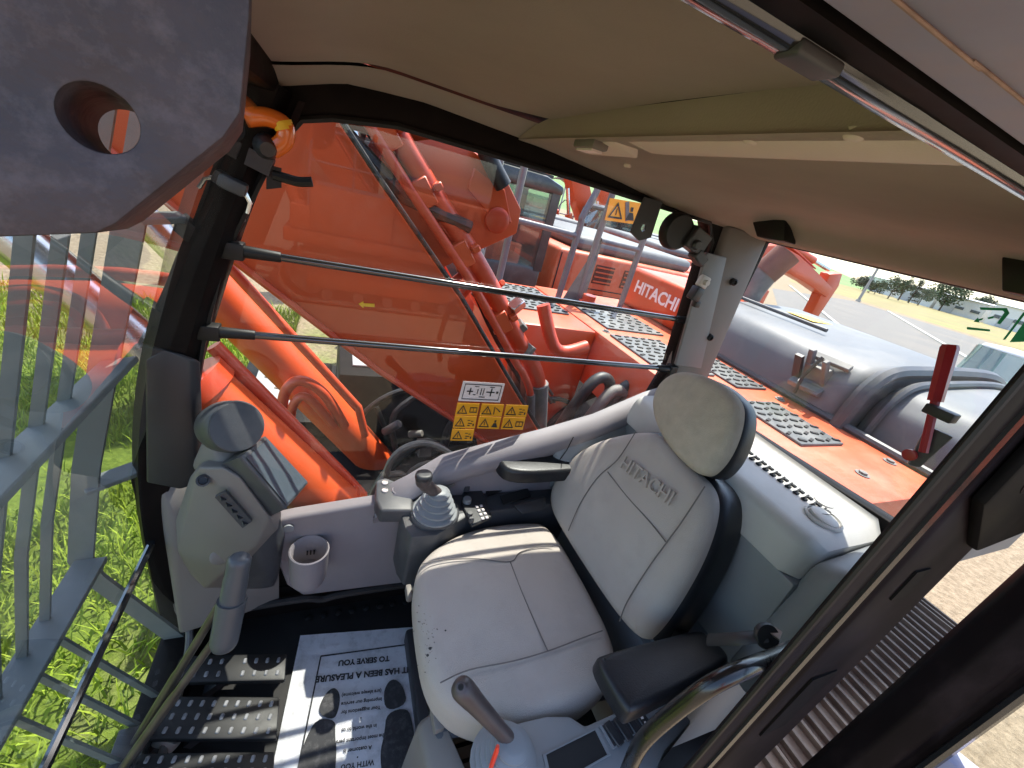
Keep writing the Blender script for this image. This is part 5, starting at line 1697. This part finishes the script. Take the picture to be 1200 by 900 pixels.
# armrests
an = [W(*p, Z=.62) for p in ((697, 772), (708, 765), (815, 737), (826, 740), (857, 768), (850, 780), (745, 837), (733, 834))]
mb = MB(); mb.pillow([(p.x, p.y) for p in chaikin([V((p.x, p.y, 0)) for p in an], 2)], (0, 0, .575), (1, 0, 0), (0, 1, 0), (0, 0, 1), .05, .014, .003, 5, 3); ob('armrest', mb, M['vinyl'], seat, ang=70)
mb = MB(); mb.beam((.78, .34, .56), (.84, .4, .5), .05, .05); mb.bevel(.01); ob('armrest_bracket', mb, M['rubber'], seat)
af = [W(*p, Z=.645) for p in ((581, 540), (588, 529), (625, 526), (672, 528), (690, 532), (690, 550), (662, 553), (600, 556))]
mb = MB(); mb.pillow([(p.x, p.y) for p in chaikin([V((p.x, p.y, 0)) for p in af], 2)], (0, 0, .6), (1, 0, 0), (0, 1, 0), (0, 0, 1), .05, .014, .003, 5, 3); ob('armrest', mb, M['vinyl'], seat, ang=70)
mb = MB(); mb.beam((.78, .9, .6), (.82, .87, .5), .05, .05); ob('armrest_bracket', mb, M['dark'], seat)
for (px, py, r) in ((522, 739, .0022), (504, 760, .0035), (501, 768, .003)):
    c = S(px, py); mb = MB(); mb.lathe(c + V((0, 0, .0005)), (0, 0, 1), [(r, 0), (r * .7, .0008)], 8); ob('stain', mb, M['ink'], cu)

rs_ = random.Random(4)
for k in range(46):
    px, py = ((501, 765), (494, 728), (505, 745))[k % 3]
    c = S(px + rs_.gauss(0, 4.5), py + rs_.gauss(0, 9)); r = rs_.uniform(.0006, .0018)
    mb = MB(); mb.lathe(c + V((0, 0, -.0002)), (0, 0, 1), [(r, 0), (r * .7, .0006)], 6); ob('stain', mb, M['stitch'], cu)

# ================================================================== joystick consoles


def boot(mb, c, r0, h, n=5, ax=(0, 0, 1)):
    prof = []
    for k in range(n):
        a = r0 * (1 - .62 * k / n)
        b = r0 * (1 - .62 * (k + .75) / n)
        z0 = h * k / n
        prof += [(a * .9, z0), (a * 1.05, z0 + h * .2 / n), (a * 1.05, z0 + h * .5 / n), (b * .93, z0 + h * .85 / n)]
    prof += [(r0 * .3, h)]
    mb.lathe(c, ax, prof, 24)


rc = thing('right_joystick_console', 'charcoal console with joystick and buttons on the far side of the seat', 'console', (.35, .88, .3))
ctop = [V((.215, .84, 0)), V((.23, .80, 0)), V((.3, .80, 0)), V((.42, .868, 0)), V((.8, .885, 0)), V((.8, .955, 0)), V((.24, .955, 0)), V((.21, .9, 0))]
mb = MB(); mb.prism([V((p.x, p.y, .3)) for p in ctop], (0, 0, .2)); mb.bevel(.008); ob('console_body', mb, M['char'], rc)
jc = V((.305, .875, .5))
mb = MB(); mb.pillow([(p.x, p.y) for p in chaikin([V((-.07, -.06, 0)), V((.07, -.06, 0)), V((.08, .07, 0)), V((-.07, .07, 0))], 2)], jc + V((0, 0, -.004)), (1, 0, 0), (0, 1, 0), (0, 0, 1), .02, .01); ob('boot_collar', mb, M['char'], rc)
mb = MB(); boot(mb, jc + V((0, 0, .012)), .062, .085); bt_ = ob('rubber_boot', mb, M['grey_mid'], rc, ang=50)
jt = W(497, 566, Y=.862)
mb = MB(); mb.tube(spline([jc + V((0, 0, .08)), jc.lerp(jt, .6) + V((0, 0, .03)), jt + V((.0, 0, .0)), jt + V((-.004, 0, .02))], 5), [.017] * 6 + [.019] * 5 + [.022] * 5, 14); js = ob('joystick', mb, M['knob'], rc, ang=60)
mb = MB(); mb.pillow([(p.x, p.y) for p in chaikin([V((-.024, -.02, 0)), V((.024, -.02, 0)), V((.022, .022, 0)), V((-.022, .022, 0))], 2)], jt + V((-.004, 0, .012)), (1, 0, 0), (0, 1, 0), (0, 0, 1), .022, .008); ob('joystick_head', mb, M['dark'], js)
# swing out switch tray ahead of the joystick
tpz = .52
tray = [W(*p, Z=tpz) for p in ((441, 562), (452, 559), (470, 566), (484, 571), (484, 598), (446, 598), (440, 585))]
mb = MB(); mb.prism([V((p.x, p.y, tpz - .05)) for p in tray], (0, 0, .05)); mb.bevel(.008, 3); sw = ob('switch_tray', mb, M['char'], rc)
for px, py in ((451, 566), (451, 575)):
    c = W(px, py, Z=tpz + .001); mb = MB(); mb.lathe(c, (0, 0, 1), [(.009, 0), (.009, .003), (.007, .005), (.0065, .002)], 16); ob('button', mb, M['decalw'], sw)
c = W(468, 575, Z=tpz); mb = MB(); mb.lathe(c, (0, 0, 1), [(.022, 0), (.022, .004), (.019, .006), (.016, -.001), (.001, -.001)], 20); ob('ash_bowl', mb, M['lilac'], sw)
# control panel behind joystick
pn = [W(*p, Z=.506) for p in ((545, 563), (560, 562), (577, 606), (553, 616), (540, 590))]
mb = MB(); mb.prism([V((p.x, p.y, .495)) for p in pn], (0, 0, .014)); mb.bevel(.003, 1); cp = ob('control_panel', mb, M['dark'], rc)
for r_ in range(4):
    for c_2 in range(2):
        c = W(559 + 5 * c_2 + r_ * 2.2, 594 + r_ * 4.5 - c_2 * 1.2, Z=.511)
        mb = MB(); mb.box(c, (.009, .009, .004)); mb.bevel(.001, 1); ob('key', mb, M['decalw'], cp)
for px, py, r, h in ((547, 588, .014, .014), (546, 574, .012, .02), (550, 604, .009, .012), (552, 611, .008, .012)):
    c = W(px, py, Z=.511); mb = MB(); mb.lathe(c, (0, 0, 1), [(r, 0), (r, h * .6), (r * .85, h), (.001, h)], 16); ob('dial', mb, M['char'] if r < .013 else M['grey_mid'], cp)
mb = MB(); p = W(520, 572, Z=.53); mb.beam(p + V((-.03, .0, -.015)), p + V((.03, .01, .02)), .035, .012); mb.bevel(.004); ob('wrist_flap', mb, M['cloth'], rc)
# storage cut outs and vents behind
for (a, b, c, d_, m, nm) in (((567, 570), (592, 562), (597, 572), (571, 582), 'rubber', 'vent_recess'), ((597, 560), (616, 556), (622, 567), (602, 572), 'dark', 'switch_block'), ((586, 582), (618, 573), (622, 582), (590, 592), 'slot', 'storage_recess')):
    mb = MB(); mb.prism([W(*q, Z=.502) for q in (a, b, c, d_)], (0, 0, .004)); ob(nm, mb, M[m], rc)
mb = MB(); c = W(610, 564, Z=.512)
for k in range(3):
    mb.box(c + V((-.015 + .014 * k, .004 * k, 0)), (.01, .02, .012), (0, R(15 * (k - 1)), 0))
ob('rocker_switch', mb, M['steel_grey'], rc)
mb = MB(); mb.hull([W(600, 592, Z=.5), W(640, 580, Z=.5), W(640, 598, Z=.52), W(612, 604, Z=.52), W(600, 592, Z=.54), W(638, 582, Z=.55)]); mb.bevel(.01); ob('hinge_cover', mb, M['dark'], rc)

lc = thing('left_joystick_console', 'grey console with joystick, tray and switches on the near side of the seat', 'console', (.45, .28, .2))
LZ = .47
cp_ = [W(*p, Z=LZ) for p in ((560, 905), (590, 850), (640, 838), (668, 838), (686, 850), (735, 828), (760, 815), (800, 832), (812, 845), (780, 880), (760, 930), (700, 1010), (600, 1010))]
mb = MB(); mb.prism([V((p.x, p.y, .18)) for p in cp_], (0, 0, LZ - .18)); mb.bevel(.008, 2); ob('console_body', mb, M['grey_mid'], lc)
mb = MB(); mb.hull([V((.2, .45, .1)), V((.26, .47, .1)), V((.22, .3, .1)), V((.3, .28, .1)), V((.21, .44, .34)), V((.26, .45, .36)), V((.22, .3, .34)), V((.3, .28, .38))]); mb.bevel(.015); ob('console_side', mb, M['pod'], lc)
jb = W(592, 890, Z=LZ)
mb = MB(); boot(mb, jb + V((0, 0, -.01)), .062, .075, 6); ob('rubber_boot', mb, M['grey_mid'], lc, ang=50)
j0 = jb + V((-.005, .01, .055)); j1 = W(540, 805, Z=.63)
axis = (j1 - j0).normalized()
mb = MB()
pts = [j0, j0.lerp(j1, .25), j0.lerp(j1, .55), j0.lerp(j1, .8), j1, j1 + axis * .012]
mb.tube(spline(pts, 4), [.014] * 4 + [.0145, .015, .0155, .016] + [.0165, .017, .0175, .018] + [.019, .0195, .02, .02] + [.019, .017, .013, .008, .004], 16)
lj = ob('joystick', mb, M['knob'], lc, ang=60)
ncap = (CAM - j1).normalized()
mb = MB(); cq = j1 + ncap * .0165; mb.lathe(cq, ncap, [(.0085, -.002), (.0085, .0015), (.007, .0025), (.001, .0025)], 18); hb_ = ob('horn_button', mb, M['knob'], lj)
mb = MB(); mb.lathe(cq + ncap * .0026, ncap, [(.0052, 0), (.0052, .0004), (.0042, .0004), (.0042, 0)], 16); ob('horn_symbol', mb, M['print'], hb_)
rs = W(582, 880, Z=.55); mb = MB(); mb.tube([rs + V((0, -.003, -.05)), rs, rs + V((0, .002, .012))], [.0042, .0042, .003], 8); ob('red_lever', mb, M['redbright'], lc)
def recess(pxs, nm, m, par, z=LZ):
    ps_ = [W(*p, Z=z + .003) for p in pxs]
    cen = sum(ps_, V((0, 0, 0))) / len(ps_)
    mb = MB(); mb.ring(ps_, [cen + (p - cen) * .9 for p in ps_], (0, 0, -.006)); o = ob('bezel', mb, M['grey_mid'], par)
    mb = MB(); mb.prism([cen + (p - cen) * .9 + V((0, 0, -.002)) for p in ps_], (0, 0, -.001)); ob(nm, mb, M[m], o)
    return o
recess(((636, 884), (700, 852), (716, 884), (645, 925)), 'tray_bottom', 'slot', lc)
sp = recess(((702, 850), (752, 826), (766, 846), (718, 878)), 'switch_panel', 'char', lc)
for k in range(4):
    t = (k + .5) / 4
    a = (706 + 46 * t, 851 - 21 * t); b = (722 + 40 * t, 874 - 27 * t)
    c = W((a[0] + b[0]) / 2, (a[1] + b[1]) / 2, Z=LZ + .004)
    d_ = (W(*b, Z=LZ) - W(*a, Z=LZ)).normalized()
    mb = MB(); mb.beam(c - d_ * .022, c + d_ * .022, .019, .006); mb.bevel(.002, 1); s_ = ob('rocker_switch', mb, M['dark'], sp)
    if k == 3:
        mb = MB(); mb.box(c + V((0, 0, .0035)), (.006, .006, .0006)); mb.box(c + d_ * .012 + V((0, 0, .0035)), (.004, .008, .0006)); ob('switch_symbol', mb, M['decalw'], s_)
mb = MB(); mb.tube(spline([W(735, 905, Y=.185), W(752, 870, Y=.185), W(785, 838, Y=.18), W(830, 805, Y=.17), W(872, 784, Y=.168), W(912, 768, Y=.18), W(960, 745, Y=.2)], 6), .0125, 14)
gh = ob('grab_handle', mb, M['chrome'], None, label='curved black chrome grab handle beside the near armrest', cat='handle')
c = W(898, 745, Y=.22); bk2 = thing('belt_buckle', 'small black seat belt buckle lying by the rear door post', 'buckle', c)
mb = MB(); mb.lathe(c, (-.3, -.6, .5), [(.02, -.006), (.022, 0), (.02, .006), (.001, .007)], 18); ob('housing', mb, M['dark'], bk2)
mb = MB(); mb.beam(c + V((.005, -.008, .008)), c + V((.02, 0, .012)), .016, .004); ob('tongue', mb, M['steel'], bk2)
mb = MB(); mb.tube(spline([c, c + V((-.03, .02, -.03)), c + V((-.02, .06, -.1))], 4), .012, 8, .3); ob('strap', mb, M['dark'], bk2)

# ================================================================== instrument pod at the front corner
pod = thing('instrument_pod', 'warm grey instrument pod with dark screen at the front right corner', 'instrument panel', (-.2, .87, .1))
bodyp = [((222, 560), .90), ((232, 548), .84), ((262, 548), .82), ((282, 560), .81), ((316, 606), .81), ((322, 618), .84), ((300, 640), .83), ((280, 655), .84), ((240, 690), .88), ((208, 640), .9), ((205, 610), .92), ((240, 536), .95), ((270, 520), .95), ((330, 600), .95)]
mb = MB(); mb.hull([W(*p, Y=y) for p, y in bodyp] + [W(210, 660, Y=.96), W(270, 690, Y=.96), W(330, 620, Y=.97)]); mb.bevel(.018, 3); pb = ob('pod_body', mb, M['pod'], pod, ang=45)
A, B, Cc, D = W(284, 538, Y=.80), W(309, 516, Y=.92), W(356, 566, Y=.92), W(331, 593, Y=.80)
nn = (B - A).cross(D - A).normalized()
if nn.dot(CAM - A) < 0:
    nn = -nn
e1, e2 = (B - A).normalized(), (D - A).normalized()
mb = MB()
pad = .008
corn = [A - e1 * pad - e2 * pad, B + e1 * pad - e2 * pad, Cc + e1 * pad + e2 * pad, D - e1 * pad + e2 * pad]
back_ = [W(258, 545, Y=.84), W(285, 520, Y=.95), W(335, 590, Y=.955), W(312, 608, Y=.84)]
mb.hull(corn + back_ + [c + nn * .006 for c in corn]); mb.bevel(.008, 2); hs = ob('screen_housing', mb, M['char'], pod)
mb = MB(); off = nn * .0085; mb.prism([A + off, B + off, Cc + off, D + off], nn * .001); ob('screen', mb, M['screen'], hs)
mb = MB(); cc2 = W(276, 500, Y=.86); sdir = (V((.45, -.7, .45))).normalized()
mb.lathe(cc2 - sdir * .03, sdir, [(.02, -.07), (.05, -.055), (.056, -.02), (.056, .03), (.052, .04), (.046, .043), (.001, .043)], 30); sk = ob('speaker', mb, M['char'], pod)
mb = MB(); mb.lathe(cc2 + sdir * .0135, sdir, [(.051, -.002), (.051, .0012), (.049, .0016), (.001, .0016)], 30); ob('speaker_rim', mb, M['char'], sk)
mb = MB(); mb.hull([W(222, 548, Y=.9), W(240, 505, Y=.9), W(262, 480, Y=.93), W(290, 520, Y=.88), W(262, 550, Y=.84), W(235, 560, Y=.88), W(250, 520, Y=.96)]); mb.bevel(.015, 3); ob('pod_neck', mb, M['pod'], pod, ang=45)
c = W(238, 563, Y=.83); mb = MB(); mb.lathe(c, (CAM - c).normalized(), [(.013, -.01), (.013, .004), (.009, .005), (.008, -.004), (.001, -.004)], 16); ob('key_switch', mb, M['dark'], pb)
a, b, c, d_ = W(253, 580, Y=.815), W(265, 573, Y=.815), W(296, 608, Y=.815), W(285, 616, Y=.815)
nn2 = (b - a).cross(d_ - a).normalized()
if nn2.dot(CAM - a) < 0:
    nn2 = -nn2
mb = MB(); mb.prism([p + nn2 * .0 for p in (a, b, c, d_)], nn2 * .008); kp = ob('key_panel', mb, M['char'], pod)
mb = MB()
for k in range(5):
    t = (k + .5) / 5
    p = a.lerp(d_, t).lerp(b.lerp(c, t), .5) + nn2 * .0085
    mb.box(p, (.012, .012, .002), (R(30), R(30), R(40)))
ob('key_row', mb, M['dark'], kp)
mb = MB(); mb.hull([W(295, 640, Y=.86), W(320, 608, Y=.88), W(330, 604, Y=.93), W(336, 626, Y=.95), W(326, 690, Y=.95), W(296, 690, Y=.93), W(285, 655, Y=.9), W(250, 690, Y=.95)]); mb.bevel(.012, 3); ob('pod_base', mb, M['char'], pod, ang=45)
mb = MB(); mb.prism([W(271, 637, Y=.855), W(290, 617, Y=.855), W(296, 620, Y=.855), W(279, 641, Y=.855)], (0, .02, 0)); ob('key_panel', mb, M['dark'], pod)
c = W(258, 652, Y=.86); mb = MB(); mb.lathe(c, (.2, -1, .3), [(.022, -.01), (.022, .003), (.018, .006), (.001, .006)], 20); ob('round_cover', mb, M['pod'], pod)
mb = MB(); mb.hull([V(p) for p in ((-.36, .96, .05), (-.36, .96, .6), (-.1, .96, .1), (-.1, .97, .4), (-.34, .9, .1), (-.2, .93, .1), (-.33, .93, .5), (-.3, .99, .6))]); mb.bevel(.01); ob('corner_trim', mb, M['pod'], pod)

# ================================================================== floor mat, pedals, travel levers
mt = thing('paper_floor_mat', 'white printed paper floor mat with two black shoe prints', 'floor mat', (.13, .65, 0))
mc = [W(352, 745, Z=.006), W(500, 734, Z=.006), V((.345, .36, .006)), W(316, 915, Z=.006)]
mb = MB()
mb.grid(lambda u, v: (mc[0].lerp(mc[1], u)).lerp(mc[3].lerp(mc[2], u), v) + V((0, 0, .0025 * noise.noise(V((u * 5, v * 6, 1))) + .002)), 16, 18)
bmesh.ops.solidify(mb.bm, geom=mb.bm.faces[:], thickness=.0006)
ob('sheet', mb, M['paper'], mt, ang=60)
MX = (W(500, 734, Z=.01) - W(352, 745, Z=.01)).normalized()     # right in the picture
MYv = V((-MX.y, MX.x, 0))                                       # away from the door
def mpt(px, py):
    return W(px, py, Z=.0125)
bl = [mpt(376, 769), mpt(494, 753), mpt(512, 900), mpt(347, 912)]
for a, b in ((0, 1), (1, 2), (3, 0)):
    mb = MB(); mb.beam(bl[a], bl[b], .004, .0006); ob('border_line', mb, M['ink'], mt)
def mtext(body, px, py, size, bold=0.0, sx=1.0):
    text('lettering', body, size, mpt(px, py), -MX, -MYv, M['ink'], mt, .0003, bold=bold, sx=sx)
mtext('IT HAS BEEN A PLEASURE', 426, 790, .0235, .0009, 1.0)
mtext('TO SERVE YOU', 427, 774, .022, .0009, 1.0)
for body, px, py in (('(are always welcome)', 424, 812), ('improving our service', 424, 822), ('Your suggestions for', 423, 832), ('•', 423, 841), ('in the world to us', 421, 853), ('the most important person', 420, 866), ('A customer is', 419, 878), ('•', 419, 887)):
    mtext(body, px, py, .0125, .0003, 1.0)
mtext('WITH YOU', 419, 896, .016, .0004)
for heel, sole in ((((374, 836), (377, 822), (385, 810), (393, 807), (398, 816), (396, 831), (391, 842)), ((371, 845), (392, 846), (391, 862), (393, 880), (390, 912), (352, 912), (353, 888), (360, 866))),
                   (((453, 832), (450, 812), (456, 799), (464, 797), (472, 806), (476, 824)), ((454, 838), (477, 832), (482, 850), (485, 872), (484, 905), (450, 908), (447, 882), (452, 860)))):
    for poly in (heel, sole):
        mb = MB(); mb.prism([V((p.x, p.y, .0125)) for p in chaikin([(lambda pts, c: c + (pts - c) * 1.1)(mpt(*q), sum((mpt(*r_) for r_ in poly), V((0, 0, 0))) / len(poly)) for q in poly], 2)], (0, 0, .0005)); ob('shoe_print', mb, M['ink'], mt)


def pedal(label, quad, z, cols, rows, skip=()):
    cs = [W(*p, Z=z) for p in quad]
    t = thing('foot_pedal', label, 'pedal', sum(cs, V((0, 0, 0))) / 4, 'floor pedals')
    mb = MB(); mb.prism([c + V((0, 0, -.018)) for c in cs], (0, 0, .018)); mb.bevel(.005); ob('tread', mb, M['rubber'], t)
    mb = MB()
    for i in range(cols):
        if i in skip:
            continue
        for j in range(rows):
            u_, v_ = (i + .7) / (cols + .4), (j + .6) / (rows + .2)
            p = cs[0].lerp(cs[1], u_).lerp(cs[3].lerp(cs[2], u_), v_)
            dq = (cs[3] - cs[0]).normalized()
            mb.beam(p - dq * .007, p + dq * .007, .0085, .006)
    mb.bevel(.002, 1)
    ob('grip_nubs', mb, M['nub'], t, kind='stuff')
    mb = MB(); c = sum(cs, V((0, 0, 0))) / 4; mb.beam(c + V((0, 0, -.02)), c + V((-.06, 0, -z + .02)), .03, .02); ob('pedal_arm', mb, M['dark'], t)


pedal('far black foot pedal with nubs, nearest the side wall', ((212, 768), (336, 765), (334, 797), (198, 800)), .1, 9, 2, (4,))
pedal('middle black foot pedal with three rows of nubs', ((190, 815), (328, 816), (324, 866), (160, 866)), .1, 10, 3)
pedal('near black foot pedal at the bottom edge', ((165, 882), (322, 880), (318, 930), (140, 930)), .1, 10, 3)
for k, (g0, g1, b0, lab) in enumerate((((288, 657), (262, 754), (152, 870), 'travel lever with grey grip, standing over the pedals'),)):
    tl = thing('travel_lever', lab, 'lever', W(150, 890, Z=.08))
    ga, gb, gm = W(281, 655, Y=.70), W(262, 755, Y=.655), W(272, 703, Y=.68)
    mb = MB(); d_ = (gb - ga).normalized(); mb.tube(spline([ga - d_ * .006, ga, ga.lerp(gm, .5), gm], 4), [.006, .012, .016, .018] + [.0215] * 4 + [.023] * 5, 18); ob('upper_grip', mb, M['grip'], tl, ang=60)
    mb = MB(); mb.tube(spline([gm, gm.lerp(gb, .5), gb, gb + d_ * .008], 4), [.0275] * 4 + [.027] * 4 + [.025, .022, .018, .011, .005], 18); ob('lower_grip', mb, M['grip'], tl, ang=60)
    for a_, b_2 in (((258, 708), (160, 868)), ((262, 735), (146, 898))):
        p, q = W(*a_, Y=.68 if a_[1] < 720 else .66), W(*b_2, Z=.09)
        mb = MB(); mb.tube([p, p.lerp(q, .45), p.lerp(q, .5), q, q + (q - p).normalized() * .06], [.0085, .0085, .0105, .0105, .0105], 10); ob('rod', mb, M['rod'], tl)
    mb = MB(); q = W(152, 885, Z=.06); mb.box(q, (.06, .09, .06)); mb.cyl(q + V((0, -.06, 0)), q + V((0, .06, 0)), .016, n=12); mb.bevel(.006); ob('pivot_block', mb, M['dark'], tl)
mb = MB(); mb.hull([W(180, 862, Z=.03), W(215, 868, Z=.03), W(200, 885, Z=.03), W(170, 880, Z=.03), W(185, 866, Z=.07), W(205, 872, Z=.07)]); mb.bevel(.006)
ob('pedal_bracket', mb, M['steel_grey'], None, label='pale metal bracket between the two nearer foot pedals', cat='bracket')

# ================================================================== pale vehicle cab beyond the hood
pc = thing('utility_truck', 'pale green truck cab with glazed sides beyond the grey hood', 'truck', (17.5, 4.6, GZ))
bx, by = 17.5, 4.6
mb = MB(); mb.hull([V((bx + a, by + b, GZ + c)) for a, b, c in ((-1.2, -.9, .5), (1.2, -.9, .5), (-1.2, .9, .5), (1.2, .9, .5), (-1.2, -.9, 1.15), (1.2, -.9, 1.15), (-1.2, .9, 1.15), (1.2, .9, 1.15))]); mb.bevel(.06, 2)
M['palegreen'] = mat('pale_green_paint', (.45, .55, .42), .5, var=.1)
ob('cab_body', mb, M['palegreen'], pc)
mb = MB(); mb.hull([V((bx + a, by + b, GZ + c)) for a, b, c in ((-.9, -.8, 2.0), (.9, -.8, 2.0), (-.9, .8, 2.0), (.9, .8, 2.0), (-.85, -.75, 2.1), (.85, -.75, 2.1), (-.85, .75, 2.1), (.85, .75, 2.1))]); mb.bevel(.03); ob('roof', mb, M['bwhite'], pc)
for a, b in ((-1, -.82), (1, -.82), (-1, .82), (1, .82), (0, -.82), (0, .82)):
    mb = MB(); mb.beam((bx + a * 1.1, by + b, GZ + 1.1), (bx + a * .88, by + b * .95, GZ + 2.02), .08, .08); ob('pillar', mb, M['palegreen'], pc)
for s in (-.8, .8):
    mb = MB(); mb.bb((bx - 1.05, by + s - .01, GZ + 1.12), (bx + 1.05, by + s + .01, GZ + 2.0)); ob('side_pane', mb, M['glass_far'], pc)
mb = MB(); mb.beam((bx - 1.12, by, GZ + 1.12), (bx - .88, by, GZ + 2.0), 1.55, .01, (1, 0, .2)); ob('windscreen', mb, M['glass_far'], pc)
for a in (-.75, .75):
    for b in (-.8, .8):
        mb = MB(); mb.lathe((bx + a, by + b - .12, GZ + .42), (0, 1, 0), [(.2, 0), (.4, .02), (.42, .06), (.42, .2), (.4, .24), (.2, .26)], 20); ob('wheel', mb, M['rubber'], pc)
mb = MB(); mb.lathe((bx - .2, by, GZ + 2.1), (0, 0, 1), [(.1, 0), (.1, .12), (.04, .2)], 14); ob('beacon', mb, M['amber'], pc)
